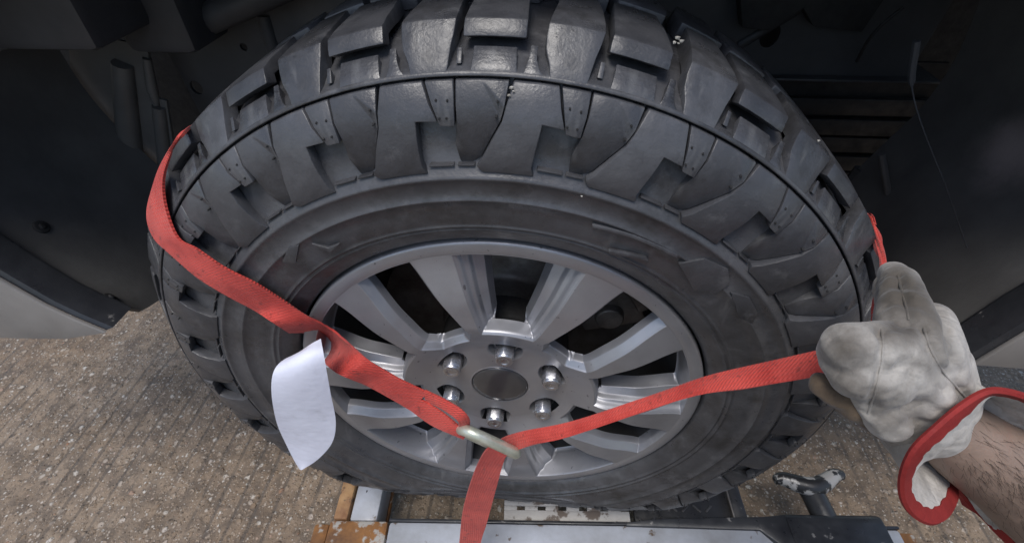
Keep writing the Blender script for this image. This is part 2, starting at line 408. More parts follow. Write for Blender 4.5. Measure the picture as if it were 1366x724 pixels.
# dark bracket on the right part of the wall
bm = sheet('b', [tuple(np.array(at(u, v, y=IY - .03))[[0, 2]]) for u, v in ((985, -30), (990, 38), (1030, 42), (1072, 12), (1085, 36), (1150, 44), (1200, -30))], IY - .03, IY - .006)
cpart('bracket', bm_mesh('bracket', bm, .002), DARKIRON)
# ribbed splash cover behind the gap at the right
bm = bmesh.new()
ys = []
for k in range(9):
    z = -.12 + k * .034
    add_box(bm, (.30, .480 - .004 * (k % 2), z), (.66, .491, z + .029))
cpart('ribbed_cover', bm_mesh('ribbed_cover', bm, .0025), make_plain('black_cover', (.006, .006, .007), (.011, .011, .012), 20))['kind'] = 'stuff'
bm = bmesh.new(); add_box(bm, (.30, .492, -.12), (.66, .50, .236)); cpart('cover_backing', bm_mesh('cb', bm), DARKIRON)
bm = bmesh.new(); M_ = [at(1118, 268, y=.40), at(1150, 226, y=.40), at(1172, 232, y=.40), at(1140, 285, y=.40)]
add_tube(bm, [M_[0], M_[1]], .012, 8); cpart('bracket', bm_mesh('bracket', bm), INNER)
# front corner: back plate with a folded bead, seen right of the front liner
bm = sheet('p', [tuple(np.array(at(u, v, y=.35))[[0, 2]]) for u, v in ((90, 45), (196, 60), (206, 130), (222, 135), (240, 250), (262, 380), (120, 400))], .35, .355)
cpart('corner_plate', bm_mesh('corner_plate', bm, 0), LINER)
bm = bmesh.new()
add_tube(bm, [at(196, 78, y=.349), at(203, 120, y=.349), at(209, 140, y=.349)], [.006, .008, .005], 10)
add_tube(bm, [at(212, 142, y=.349), at(222, 230, y=.349), at(238, 330, y=.349)], [.010, .012, .012], 10)
add_tube(bm, [at(163, 85, y=.345), at(172, 180, y=.345), at(186, 300, y=.345)], [.014, .018, .016], 12)
cpart('bead', bm_mesh('bead', bm), LINER)
# cross rail and strut tower above the front liner
bm = bmesh.new()
a, b = at(-30, 62, y=.27), at(182, 40, y=.27)
add_box(bm, (a.x - .2, .20, a.z + .018), (b.x, .40, .52)); cpart('cross_rail', bm_mesh('cross_rail', bm, .012), INNER)
a = at(190, 64, y=.33); b = at(262, 20, y=.33)
bm = bmesh.new(); add_box(bm, (a.x, .30, a.z), (b.x, .40, .60)); cpart('strut_tower', bm_mesh('strut_tower', bm, .014), INNER)
a = at(262, 22, y=.35); b = at(420, -30, y=.35)
bm = bmesh.new(); add_tube(bm, [at(250, 38, y=.36), at(420, -38, y=.36)], .020, 12); cpart('strut_brace', bm_mesh('strut_brace', bm), INNER)
# folded edge and flap of the rear liner
bm = bmesh.new()
P_ = [at(1223, 55, y=.20), at(1216, 108, y=.20), at(1224, 150, y=.19), at(1242, 200, y=.18), at(1262, 250, y=.17), at(1290, 330, y=.15)]
add_tube(bm, catmull(P_, 5), [.0036 if i < 6 else .0008 for i in range(26)], 8)
cpart('liner_seam', bm_mesh('liner_seam', bm), INNER)
bm = bmesh.new()
add_tube(bm, [at(1176, 205, y=.33), at(1184, 250, y=.33), at(1190, 300, y=.33)], .005, 8)
cpart('liner_seam', bm_mesh('liner_seam', bm), LINER)
# side closing sheets so that the arch is dark inside
bm = bmesh.new(); add_box(bm, (-1.16, .60, -.05), (1.45, .605, .0)); bm.free()

# ------------------------------------------------------------------ wheel: tyre
PH = 96.2; PITCH = 14.4
wheel = thing('wheel', 'muddy black off road tyre on a grey alloy wheel with six lug nuts', 'wheel', (0, 0, 0))
def squash(co):
    z0 = co.z; d = -.31 - z0
    if d > 0:
        nz = .036 * (1 - math.exp(-d / .036)); co.z = -.31 - nz
    d = -.266 - z0
    if d > 0: co.y += .027 * (1 - math.exp(-d / .028)) * math.exp(-(co.x / .25) ** 2)
    return co
front = [(.2455, .030), (.2455, .012), (.2462, .003), (.249, -.001), (.254, -.004), (.262, -.0085), (.2648, -.0098), (.2654, -.0112), (.2666, -.0117), (.2672, -.0108), (.2700, -.0119), (.2706, -.0132), (.2718, -.0136), (.2724, -.0126), (.275, -.0135), (.29, -.0168), (.3010, -.0182), (.3016, -.0199), (.3034, -.0201),
         (.3040, -.0187), (.312, -.0193), (.3213, -.0194), (.3222, -.0210), (.3246, -.0210), (.3256, -.0190), (.3300, -.0175), (.3340, -.0125), (.348, -.0105), (.36, -.0065), (.372, -.0025), (.384, .0035), (.3925, .0070),
         (.3943, .0075), (.3951, .0050), (.3954, .0006), (.3958, -.0012), (.3966, -.0014), (.3984, .0002), (.3992, .0020), (.4008, .0100), (.4045, .019), (.408, .030), (.411, .042), (.4130, .065), (.4140, .100), (.4142, .14)]
back = [(r, .28 - y) for r, y in front[:-1]][::-1]
V, F = lathe(front + back, 260)
me = mesh('tyre', V, F, True)
for v in me.vertices: v.co = squash(v.co.copy())
tyre = link('tyre', me, RUBBER, wheel)
OUT = front[5:24] + [(.328, -.0205), (.345, -.0215), (.36, -.0188), (.372, -.0150), (.382, -.0105), (.394, -.002), (.405, .006), (.416, .017), (.4265, .028), (.428, .045), (.4285, .085), (.429, .115), (.429, .16), (.428, .2), (.42, .23), (.40, .27)]
def P3(a, r, y):
    t = math.radians(90 + a); return Vector((r * math.cos(t), y, r * math.sin(t)))
def block(rows, depth=.014, cols=4, bev=.0013, mode='side'):
    """rows of (r, y, a_left, a_right) on the outer face; skirts run down into the carcass"""
    bm = bmesh.new(); T = []
    for r, y, al, ar in rows: T.append([bm.verts.new(P3(al + (ar - al) * k / cols, r, y)) for k in range(cols + 1)])
    B = []
    for i, (r, y, al, ar) in enumerate(rows):
        if mode == 'side': rr, yy = r - .002, y + depth
        elif mode == 'mix':
            q = i / (len(rows) - 1); rr, yy = r - depth * (.35 + .65 * q), y + depth * (1 - q) * .9
        else: rr, yy = r - depth, y
        B.append([bm.verts.new(P3(al + (ar - al) * k / cols, rr, yy)) for k in range(cols + 1)])
    n = len(rows)
    for i in range(n - 1):
        for k in range(cols):
            bm.faces.new((T[i][k], T[i][k + 1], T[i + 1][k + 1], T[i + 1][k]))
        bm.faces.new((T[i][0], T[i + 1][0], B[i + 1][0], B[i][0])); bm.faces.new((T[i][-1], B[i][-1], B[i + 1][-1], T[i + 1][-1]))
    for k in range(cols):
        bm.faces.new((T[0][k], B[0][k], B[0][k + 1], T[0][k + 1])); bm.faces.new((T[-1][k], T[-1][k + 1], B[-1][k + 1], B[-1][k]))
    return bm_mesh('b', bm, bev, 2, True, 24)
def plate(poly, hfun, depth=.010, bev=.0010):
    """raised sidewall plate from a polygon of (angle, r); hfun(r) gives its face y"""
    V2 = []
    n = len(poly)
    for i in range(n):
        a, b = poly[i], poly[(i + 1) % n]
        m_ = max(1, int(max(abs(a[1] - b[1]) / .010, abs(a[0] - b[0]) / 2.2)))
        for k in range(m_): V2.append(Vector((a[0] + (b[0] - a[0]) * k / m_, (a[1] + (b[1] - a[1]) * k / m_) * 140)))
    E = [(i, (i + 1) % len(V2)) for i in range(len(V2))]
    vo, eo, fo, *_ = delaunay_2d_cdt(V2, E, [], 1, 1e-6)
    bm = bmesh.new()
    T = [bm.verts.new(P3(p[0], p[1] / 140, hfun(p[1] / 140))) for p in vo]
    for f in fo: bm.faces.new([T[i] for i in f])
    r = bmesh.ops.extrude_face_region(bm, geom=bm.faces[:])
    cen = Vector((sum(p[0] for p in poly) / n, sum(p[1] for p in poly) / n))
    for v in r['geom']:
        if isinstance(v, bmesh.types.BMVert): v.co.y += depth
    return bm_mesh('p', bm, bev, 2, True, 30)
def topy(r): return float(np.interp(r, [.325, .329, .334, .345, .360, .379, .3945], [-.0192, -.0196, -.0205, -.0210, -.0193, -.0138, -.0020]))
def lowy(r): return float(np.interp(r, [.325, .334, .345, .360, .378, .380, .3945], [-.0120, -.0128, -.0142, -.0150, -.0140, -.0134, -.0020]))
PIECES = [
    ('tread_block', block([(.3978, -.0004, -2.7, 1.15), (.405, .0068, -2.9, 1.4), (.412, .0140, -3.1, 1.9), (.419, .0210, -3.4, 2.0), (.4262, .0280, -3.6, 1.9), (.4278, .046, -3.6, 1.6), (.4284, .070, -3.5, 1.2), (.4288, .106, -3.0, .8)], .017, 4, .0011, 'mix')),
    ('tread_block', block([(.4165, .0185, -10.5, -4.3), (.4215, .0235, -10.5, -4.3), (.4262, .0282, -10.5, -4.4), (.4278, .046, -10.4, -4.5), (.4284, .070, -10.3, -4.6), (.4288, .102, -9.8, -4.9)], .013, 4, .0011, 'mix')),
    ('shoulder_step', block([(.3984, .0006, -9.9, -5.1), (.4025, .0052, -9.8, -5.2), (.4075, .0125, -9.7, -5.3), (.4105, .0175, -9.7, -5.3)], .010, 3, .0008, 'mix')),
    ('tie_bar', block([(.3984, .0006, -12.6, -10.5), (.4015, .0045, -12.1, -10.7), (.406, .0105, -11.75, -10.9), (.4125, .0180, -11.7, -11.0)], .010, 2, .0006, 'mix')),
    ('tie_bar', block([(.402, .006, -4.15, -3.60), (.410, .0155, -4.15, -3.70)], .010, 2, .0004, 'mix')),
    ('centre_block', block([(.4288, .116, -4.6, 1.0), (.429, .135, -3.6, 1.6), (.429, .155, -4.2, 1.2), (.4288, .170, -3.6, .6)], .014, 3, .0015, 'top')),
    ('centre_block', block([(.4290, .112, -11.2, -5.6), (.4292, .132, -11.8, -4.8), (.4288, .165, -10.8, -5.4)], .014, 3, .0015, 'top')),
    ('sidewall_strip', plate([(-.25, .3938), (-3.35, .3938), (-3.4, .380), (-3.3, .3655), (-1.55, .3660), (-.85, .381)], topy)),
    ('sidewall_lug', plate([(-3.55, .3938), (-9.2, .3938), (-8.9, .380), (-8.5, .369), (-7.2, .353), (-6.1, .3395), (-5.0, .3345), (-3.2, .3345), (-2.95, .350), (-3.45, .366), (-3.58, .380)], lowy)),
    ('sidewall_step', plate([(4.75, .3938), (.0, .3938), (-.55, .3815), (-1.35, .3690), (1.20, .3700), (1.55, .350), (1.75, .336), (1.3, .3290), (8.2, .3290), (8.9, .3345), (8.1, .3405), (7.0, .354), (5.75, .3690), (5.35, .380)], topy, .012)),
    ('sidewall_rib', plate([(.9, .3350), (-2.4, .3344), (-2.4, .3332), (1.0, .3338)], lambda r: -.0182, .006, .0003)),
    ('sidewall_rib', plate([(-2.9, .3344), (-5.2, .3344), (-5.2, .3332), (-2.9, .3332)], lambda r: -.0178, .006, .0003)),
]
SQ = {}
for k in range(25):
    ang = math.radians(PH + PITCH * k - 90)
    th = (PH + PITCH * k) % 360
    near_bottom = 215 < th < 325
    for nm, pm in PIECES:
        if near_bottom:
            pm = pm.copy(); R_ = Matrix.Rotation(-ang, 4, 'Y')
            for v in pm.vertices: v.co = squash(R_ @ v.co)
        o = link(nm, pm, RUBBER, tyre)
        if not near_bottom: o.rotation_euler = (0, -ang, 0)
# vent nubs and other tiny moulding marks, one mesh
bm = bmesh.new()
for k in range(25):
    for a, r in ((-1.6, .3715), (-2.6, .3715), (-1.3, .3830), (-2.6, .3825), (-8.2, .3820), (-8.1, .3725), (-8.6, .4075), (-6.4, .4080)):
        a2 = a + rng.uniform(-.15, .15); y = topy(r) if r < .395 else .018
        p = P3(a2, r, y); R_ = Matrix.Rotation(-math.radians(PH + PITCH * k - 90), 3, 'Y'); p = R_ @ p
        if p.z < -.3: continue
        n_ = Vector((p.x, -.25, p.z)).normalized() * .0 + Vector((0, -1, 0))
        add_cyl(bm, p + Vector((0, .002, 0)), p + Vector((0, -.0012, 0)), .0012, .0007, 6)
o = link('vent_nub', bm_mesh('vent_nub', bm), DARKIRON, tyre); o['kind'] = 'stuff'
def surf_point(u, v, off):
    """first place along the line of sight that lies `off` in front of the tyre's outer outline (or comes closest)"""
    d = ray(u, v); O = np.array(OUT); best = None
    for t in np.linspace(.22, .95, 900):
        p = CAM + t * d; r = math.hypot(p[0], p[2])
        if p[1] > .2: break
        a, b = O[:-1], O[1:]; ab = b - a; q = np.array([r, p[1]])
        k = np.clip(((q - a) * ab).sum(1) / (ab * ab).sum(1), 0, 1)
        dist = np.sqrt(((q - a - k[:, None] * ab) ** 2).sum(1)).min()
        if dist < off: return Vector(p)
        if best is None or dist < best[0]: best = (dist, p)
    return Vector(best[1])
for u, v, sz in ((903, 51, .0022), (909, 55, .0017), (899, 57, .0014), (905, 58, .0010), (683, 117, .0017), (679, 127, .0013), (685, 122, .0010), (742, 44, .0010), (1092, 188, .0012), (776, 262, .0009)):
    p = surf_point(u, v, .0025); bm = bmesh.new()
    bmesh.ops.create_icosphere(bm, subdivisions=1, radius=sz)
    for q in bm.verts: q.co = Vector((q.co.x * rng.uniform(.5, 1.6), q.co.y * .6, q.co.z * rng.uniform(.4, 1.3))) + p
    link('stone_chip', bm_mesh('stone_chip', bm, 0, smooth=False), PALE, tyre)
# raised worn marks on the lower sidewall at the right, and scuff bars
def mark(pts, y, depth=.004):
    pl_ = []
    for u, v in pts:
        p = at(u, v, y=y); pl_.append((math.degrees(math.atan2(p.z, p.x)) - 90, math.hypot(p.x, p.z)))
    return plate(pl_, lambda r: y + (.0006 if r > .30 else .0), depth, .0006)
for pts, y in ((((905, 352), (940, 346), (972, 360), (974, 380), (955, 394), (925, 388)), -.0215), (((975, 391), (1000, 398), (1012, 420), (1004, 432), (985, 424)), -.0215),
               (((790, 300), (845, 314), (905, 341), (903, 345), (843, 318), (790, 304)), -.0210), (((812, 334), (862, 344), (866, 349), (812, 339)), -.0195),
               (((415, 325), (438, 331), (452, 326), (440, 338)), -.0195), (((376, 350), (384, 331), (398, 328), (394, 352)), -.0220)):
    link('moulded_mark', mark(pts, y), RUBBER, tyre)

# ------------------------------------------------------------------ wheel: alloy
_r = np.linspace(0, .245, 120); _s = lambda x: np.clip(x, 0, 1) ** 2 * (3 - 2 * np.clip(x, 0, 1))
YF = (_r, .0118 - .0205 * _s((_r - .072) / .062) + .0087 * _s((_r - .165) / .065))
SPH = 83.2
def smooth(x): x = np.clip(x, 0, 1); return x * x * (3 - 2 * x)
def sector():
    # grid lines follow the pocket and window edges, so that every edge is clean
    rl = np.concatenate([np.linspace(.084, .132, 84), np.linspace(.1335, .2215, 46), np.linspace(.2222, .2295, 20)])
    f1 = np.concatenate([np.linspace(0, .575, 10), np.linspace(.585, 1, 70)]); fd = np.concatenate([np.linspace(0, .0150, 40), np.linspace(.0165, .0345, 9)])
    cols = []
    for rr in rl:
        hw = lambda w_: np.interp(w_, [.10, .222], [.0235, .0655])
        a2 = math.radians(36) - math.asin(.0345 / rr); sc_ = 1.0
        A1 = []
        for f in f1:
            t = 0.1
            for _ in range(12): t = math.asin(min(.9, f * hw(rr * math.cos(t)) / rr))
            A1.append(t)
        A1 = np.array(A1); lim_a = a2 - math.radians(3)
        if A1[-1] > lim_a: A1 = A1 * (lim_a / A1[-1])
        A2 = np.linspace(A1[-1], a2, 40)[1:-1]
        A3 = math.radians(36) - np.arcsin((.0345 - fd) / rr)
        half = np.concatenate([A1, A2, A3]); cols.append(np.concatenate([-half[:0:-1], half]))
    a = np.array(cols); nr, na = a.shape[0], a.shape[1] - 1
    r = rl[:, None] * np.ones((1, na + 1))
    y = np.interp(r, *YF)
    # crown across each spoke arm
    # V pocket in the middle
    wv, uu = r * np.cos(a), np.abs(r * np.sin(a))
    h = np.interp(wv, [.10, .222], [.0235, .0655]); slope = (.0655 - .0235) / .122
    q = (1 - uu / h) * .055
    ds = .0012 * smooth(q / .0012) + .0065 * smooth((q - .0005) / .0065) + .0045 * smooth((q - .0095) / .004) + .70 * np.maximum(q - .004, 0) + 4.5 * np.maximum(q - .0225, 0)
    de = np.maximum(0, r - .1175); de = 1.2 * de + 5.5 * np.maximum(de - .003, 0)
    dr = np.maximum(0, .2280 - r) * 6.0
    dep = np.minimum(np.minimum(np.where(uu < h, ds, 0), de), dr)
    # window between two spokes (either side of the sector)
    b = math.radians(36) - np.abs(a)
    u2, w2 = r * np.sin(b), r * np.cos(b)
    d2 = np.minimum(np.minimum(.0345 - u2, (.2282 - r) * 3.0), np.minimum(r - .0970, (w2 * .62 - u2 * .78) - .0445))
    d2 = np.where(d2 < 0, d2, d2)
    dep2 = .0012 * smooth(d2 / .0012) + 1.2 * np.maximum(d2 - .0006, 0) + 4.5 * np.maximum(d2 - .0075, 0)
    lim = np.where(dep2 > dep, .019, np.where(de < np.where(uu < h, ds, 0), .020, .040))
    dep = np.maximum(dep, dep2)
    # seam of hub and a small chamfer
    y = y + np.minimum(dep, lim + .001)
    x, z = r * np.sin(-a), r * np.cos(a)
    V = np.stack([x, y, z], -1).reshape(-1, 3); F = []
    cut = dep > lim
    for i in range(nr - 1):
        for j in range(na):
            if cut[i, j] and cut[i + 1, j] and cut[i, j + 1] and cut[i + 1, j + 1]: continue
            F.append((i * (na + 1) + j, (i + 1) * (na + 1) + j, (i + 1) * (na + 1) + j + 1, i * (na + 1) + j + 1))
    bm = bmesh.new(); me = mesh('t', V, F); bm.from_mesh(me); bpy.data.meshes.remove(me)
    bmesh.ops.delete(bm, geom=[v for v in bm.verts if not v.link_faces], context='VERTS')
    me = bpy.data.meshes.new('spoke_pair'); bm.to_mesh(me); bm.free()
    me.polygons.foreach_set('use_smooth', [True] * len(me.polygons)); return me
sm = sector()
for k in range(5):
    o = link('spoke_pair', sm, ALLOY, wheel); o.rotation_euler = (0, -math.radians(SPH + 72 * k - 90), 0)
# hub face with six nut pockets
def hub():
    nr, na = 70, 360
    r = np.linspace(.036, .0845, nr)[:, None] * np.ones((1, na)); a = np.radians(np.arange(na) + .0)[None, :] * np.ones((nr, 1))
    y = np.interp(r, *YF); x, z = r * np.cos(a), r * np.sin(a); dep = np.zeros_like(y)
    for k in range(6):
        t = math.radians(SPH + 60 * k); cx, cz = .0698 * math.cos(t), .0698 * math.sin(t)
        e = (x - cx) * -math.sin(t) + (z - cz) * math.cos(t); q = (x - cx) * math.cos(t) + (z - cz) * math.sin(t)
        d = .0172 - np.sqrt((np.abs(e) / 1.22) ** 2.0 + np.where(q > 0, q * .62, q * 1.1) ** 2)
        dep = np.maximum(dep, .0012 * smooth(d / .0012) + .020 * smooth((d - .0006) / .0032))
    y = y + dep
    V = np.stack([x, y, z], -1).reshape(-1, 3); F = []
    for i in range(nr - 1):
        for j in range(na): F.append((i * na + j, (i + 1) * na + j, (i + 1) * na + (j + 1) % na, i * na + (j + 1) % na))
    return mesh('hub', V, F, True)
link('hub', hub(), ALLOY, wheel)
V, F = lathe([(.0005, .0085), (.012, .0086), (.026, .0092), (.0335, .0104), (.0352, .0118), (.0356, .0180), (.0356, .03)], 72)
cap = link('centre_cap', mesh('centre_cap', V, F, True), CAPM, wheel)
V, F = lathe([(.0352, .030), (.0358, .0130), (.0368, .0112), (.0382, .0118), (.0385, .02)], 72)
link('cap_ring', mesh('cap_ring', V, F, True), ALLOY, cap)
bm = bmesh.new()                                             # faint oval emblem on the cap
add_tube(bm, [P3(0, 0, .0083) + Vector((.021 * math.cos(t), 0, .010 * math.sin(t))) for t in np.linspace(0, 2 * math.pi, 40)[:-1]], .0006, 6, True)
bm.free()
V, F = lathe([(.2275, .030), (.2278, .004), (.2284, .0005), (.2300, .0000), (.2345, -.0003), (.2400, -.0004), (.2422, .0002), (.2431, .0016), (.2434, .004), (.2434, .03)], 240)
link('rim_flange', mesh('rim_flange', V, F, True), ALLOY, wheel)
V, F = lathe([(.2276, .012), (.2250, .04), (.212, .085), (.205, .12), (.205, .20), (.225, .25), (.240, .262)], 120)
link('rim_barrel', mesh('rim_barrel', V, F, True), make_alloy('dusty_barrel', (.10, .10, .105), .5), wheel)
def nut():
    bm = bmesh.new()
    def hexr(r, y): return [bm.verts.new((r * math.cos(math.radians(60 * k + 30)), y, r * math.sin(math.radians(60 * k + 30)))) for k in range(6)]
    def rnd(r, y): return [bm.verts.new((r * math.cos(math.radians(10 * k + 30)), y, r * math.sin(math.radians(10 * k + 30)))) for k in range(36)]
    A, B = hexr(.0107, .022), hexr(.0105, -.0035)
    for k in range(6): bm.faces.new((A[k], A[(k + 1) % 6], B[(k + 1) % 6], B[k]))
    bm.faces.new(B); bm.faces.new(A[::-1])
    rings = [rnd(.0096, -.0034), rnd(.0090, -.0062), rnd(.0080, -.0072), rnd(.0050, -.0070), rnd(.0046, -.0060)]
    for a, b in zip(rings, rings[1:]):
        for k in range(36): bm.faces.new((a[k], a[(k + 1) % 36], b[(k + 1) % 36], b[k]))
    bm.faces.new(rings[-1])
    wr = [rnd(.0135, .024), rnd(.0128, .0175), rnd(.0106, .0170)]
    for a, b in zip(wr, wr[1:]):
        for k in range(36): bm.faces.new((a[k], a[(k + 1) % 36], b[(k + 1) % 36], b[k]))
    return bm_mesh('lug_nut', bm, .0005, 1, True, 40)
nm_ = nut()
for k in range(6):
    o = link('lug_nut', nm_, NUTM, wheel); t = math.radians(SPH + 60 * k)
    o.scale = (1.14, 1.0, 1.14); o.location = (.0698 * math.cos(t), .0035, .0698 * math.sin(t)); o.rotation_euler = (0, rng.uniform(0, 1), 0)

# brake seen through the spokes
disc = thing('brake_disc', 'vented steel brake disc seen between the wheel spokes', 'brake disc', (0, .13, 0))
def dk(name, me, m): me.transform(Matrix.Translation((0, -.13, 0))); return link(name, me, m, disc)
V, F = lathe([(.085, .075), (.088, .110), (.095, .118), (.1745, .118), (.1755, .1195), (.1755, .128), (.165, .128)], 150)
dk('outer_face', mesh('outer_face', V, F, True), STEEL)
V, F = lathe([(.165, .136), (.1755, .136), (.1755, .1445), (.1745, .146), (.09, .146)], 150)
dk('inner_face', mesh('inner_face', V, F, True), STEEL)
bm = bmesh.new()
for k in range(72): add_box(bm, (.120, .128, -.0022), (.1745, .136, .0022), Matrix.Rotation(2 * math.pi * k / 72, 4, 'Y'))
dk('cooling_vane', bm_mesh('cooling_vane', bm, 0, smooth=False), make_plain('bright_vane', (.42, .41, .39), (.25, .23, .2), 60, (.4, .6), .2))['kind'] = 'stuff'
V, F = lathe([(.03, .050), (.080, .050), (.086, .056), (.086, .12)], 90); dk('disc_hat', mesh('disc_hat', V, F, True), DARKIRON)
V, F = lathe([(.05, .165), (.20, .168), (.203, .160), (.204, .15)], 90); dk('dust_shield', mesh('dust_shield', V, F, True), DARKIRON)
cal = thing('brake_caliper', 'grey cast brake caliper behind the right hand spokes', 'brake caliper', (0.12, .11, .09))
def arcbox(r0, r1, a0, a1, y0, y1, n=14):
    bm = bmesh.new(); R0 = []
    for i in range(n + 1):
        t = math.radians(a0 + (a1 - a0) * i / n)
        R0.append([bm.verts.new((r * math.cos(t), y, r * math.sin(t))) for r, y in ((r0, y0), (r1, y0), (r1, y1), (r0, y1))])
    for a, b in zip(R0, R0[1:]):
        for k in range(4): bm.faces.new((a[k], a[(k + 1) % 4], b[(k + 1) % 4], b[k]))
    bm.faces.new(R0[0]); bm.faces.new(R0[-1][::-1]); return bm
def ck(name, bm, m, bev=.003):
    me = bm_mesh(name, bm, bev); me.transform(Matrix.Translation((-.12, -.11, -.09))); return link(name, me, m, cal)
ck('body', arcbox(.11, .190, 18, 62, .078, .114), STEEL, .005)
ck('bridge', arcbox(.180, .198, 24, 56, .078, .165), STEEL, .004)
for aa in (28, 50):
    bm = bmesh.new(); t = math.radians(aa); c = Vector((.150 * math.cos(t), .078, .150 * math.sin(t)))
    add_cyl(bm, c + Vector((0, .01, 0)), c - Vector((0, .010, 0)), .020, .017, 20); ck('piston_boss', bm, STEEL, .002)

# ------------------------------------------------------------------ strap
def ribbon(name, E1, E2, thick=.0024, k=7, cols=6, wob=.0, parent=None, m=WEB):
    A, B = catmull(E1, k), catmull(E2, k); n = len(A); V, UV = [], []; L = 0
    for i in range(n):
        c = (A[i] + B[i]) / 2
        if i: L += np.linalg.norm(c - pc)
        pc = c
        wd = B[i] - A[i]; tg = (A[min(i + 1, n - 1)] + B[min(i + 1, n - 1)] - A[max(i - 1, 0)] - B[max(i - 1, 0)])
        nn = np.cross(wd, tg); nn = nn / (np.linalg.norm(nn) + 1e-9)
        for j in range(cols + 1):
            f = j / cols; sag = wob * math.sin(L * 70 + j * 1.7)
            V.append(A[i] + wd * f + nn * (sag + .0012 * math.sin(math.pi * f))); UV.append((f * np.linalg.norm(wd), L))
    F = [(i * (cols + 1) + j, i * (cols + 1) + j + 1, (i + 1) * (cols + 1) + j + 1, (i + 1) * (cols + 1) + j) for i in range(n - 1) for j in range(cols)]
    bm = bmesh.new(); me = mesh('t', V, F)
    ul = me.uv_layers.new(name='uv')
    for lp in me.loops: ul.data[lp.index].uv = UV[lp.vertex_index]
    bm.from_mesh(me); bpy.data.meshes.remove(me)
    bmesh.ops.solidify(bm, geom=bm.faces[:], thickness=thick)
    me = bm_mesh(name, bm, 0); return link(name, me, m, parent)
strap = thing('wheel_strap', 'red woven tie down strap looped round the tyre and through a metal ring', 'tie down strap', (0, 0, 0))
E1, E2 = [], []
for y, r_ in ((.34, .36), (.30, .415), (.24, .436), (.17, .437), (.11, .4355)):      # over the tread, behind what the photo shows
    for E, a in ((E1, 135.5), (E2, 140.5)):
        t = math.radians(a); E.append(Vector((r_ * math.cos(t), y, r_ * math.sin(t))))
KEYS = [((247, 174), (243, 178), .004), ((227, 205), (219, 210), .006), ((217, 240), (202, 250), .006), ((221, 280), (195, 286), .006), ((236, 318), (204, 316), .006), ((262, 333), (226, 339), .006), ((300, 358), (262, 370), .006),
        ((341, 379), (300, 393), .006), ((377, 401), (340, 415), .007), ((424, 430), (382, 442), .009), ((446, 444), (416, 462), .012)]
S1 = [(surf_point(*k[0], k[2] + .002) - Vector(CAM)).length / np.linalg.norm(ray(*k[0])) for k in KEYS]
S2 = [(surf_point(*k[1], k[2] + .002) - Vector(CAM)).length / np.linalg.norm(ray(*k[1])) for k in KEYS]
for S_ in (S1, S2):
    T0 = list(S_)
    for i in range(1, len(S_) - 1): S_[i] = min(T0[i], .25 * T0[i - 1] + .5 * T0[i] + .25 * T0[i + 1])
for k_, t1, t2 in zip(KEYS, S1, S2):
    E1.append(at(*k_[0], t=t1)); E2.append(at(*k_[1], t=t2))
for e1, e2, y in (((478, 470), (440, 491), -.040), ((522, 500), (490, 515), -.048), ((570, 524), (547, 547), -.056)):
    E1.append(at(*e1, y=y)); E2.append(at(*e2, y=y - .002))
ribbon('webbing', E1, E2, parent=strap, wob=.0003)
# the end of that webbing splits into the two legs of the loop sewn round the ring
ribbon('webbing_loop', [at(566, 521, y=-.055), at(595, 534, y=-.064), at(617, 547, y=-.071), at(627, 560, y=-.071), at(624, 574, y=-.066), at(614, 580, y=-.062)],
       [at(568, 535, y=-.056), at(590, 546, y=-.067), at(606, 557, y=-.075), at(612, 565, y=-.076), at(610, 574, y=-.070), at(604, 578, y=-.064)], parent=strap)
ribbon('webbing_loop', [at(560, 532, y=-.057), at(590, 551, y=-.066), at(614, 570, y=-.072), at(624, 576, y=-.072)], [at(547, 547, y=-.058), at(575, 567, y=-.067), at(606, 581, y=-.074), at(618, 586, y=-.076)], parent=strap)
# metal ring, seen nearly edge on
ca, cb = at(612, 570, y=-.074), at(690, 606, y=-.074)
ctr = (ca + cb) / 2; Lx = (cb - ca).normalized(); vd = (Vector(CAM) - ctr).normalized(); Wx = (vd - Lx * vd.dot(Lx)); Wx = (Wx + Vector((.0, .0, .16))).normalized(); Wx = (Wx - Lx * Wx.dot(Lx)).normalized()
hl, hw = (cb - ca).length / 2 - .006, .017
loop = []
for i in range(60):
    t = 2 * math.pi * i / 60; c_, s_ = math.cos(t), math.sin(t)
    loop.append(ctr + Lx * (hl * math.copysign(abs(c_) ** .55, c_)) + Wx * (hw * math.copysign(abs(s_) ** .8, s_)))
bm = bmesh.new(); add_tube(bm, loop, .0064, 12, True); link('metal_ring', bm_mesh('metal_ring', bm), ZINC, strap)
# right hand webbing, from the ring up to the glove
HT = .335
def lerp_pts(px, d0, d1):
    n = len(px); return [at(u, v, t=d0 + (d1 - d0) * i / (n - 1)) for i, (u, v) in enumerate(px)]
ribbon('webbing', lerp_pts([(655, 594), (672, 583), (700, 574), (760, 562), (850, 533), (930, 505), (1000, 487), (1095, 466), (1150, 452)], .60, HT + .01),
       lerp_pts([(668, 606), (684, 602), (708, 594), (760, 582), (850, 552), (930, 527), (1000, 517), (1097, 500), (1150, 486)], .60, HT), parent=strap, wob=.0004)
# tail hanging from the ring to the frame
ribbon('webbing', [at(657, 592, y=-.078), at(644, 604, y=-.078), at(629, 638, y=-.076), at(617, 682, y=-.076), at(612, 728, y=-.080), at(603, 800, y=-.092)],
       [at(680, 602, y=-.078), at(673, 612, y=-.078), at(662, 650, y=-.074), at(650, 694, y=-.074), at(640, 730, y=-.080), at(630, 800, y=-.092)], parent=strap)
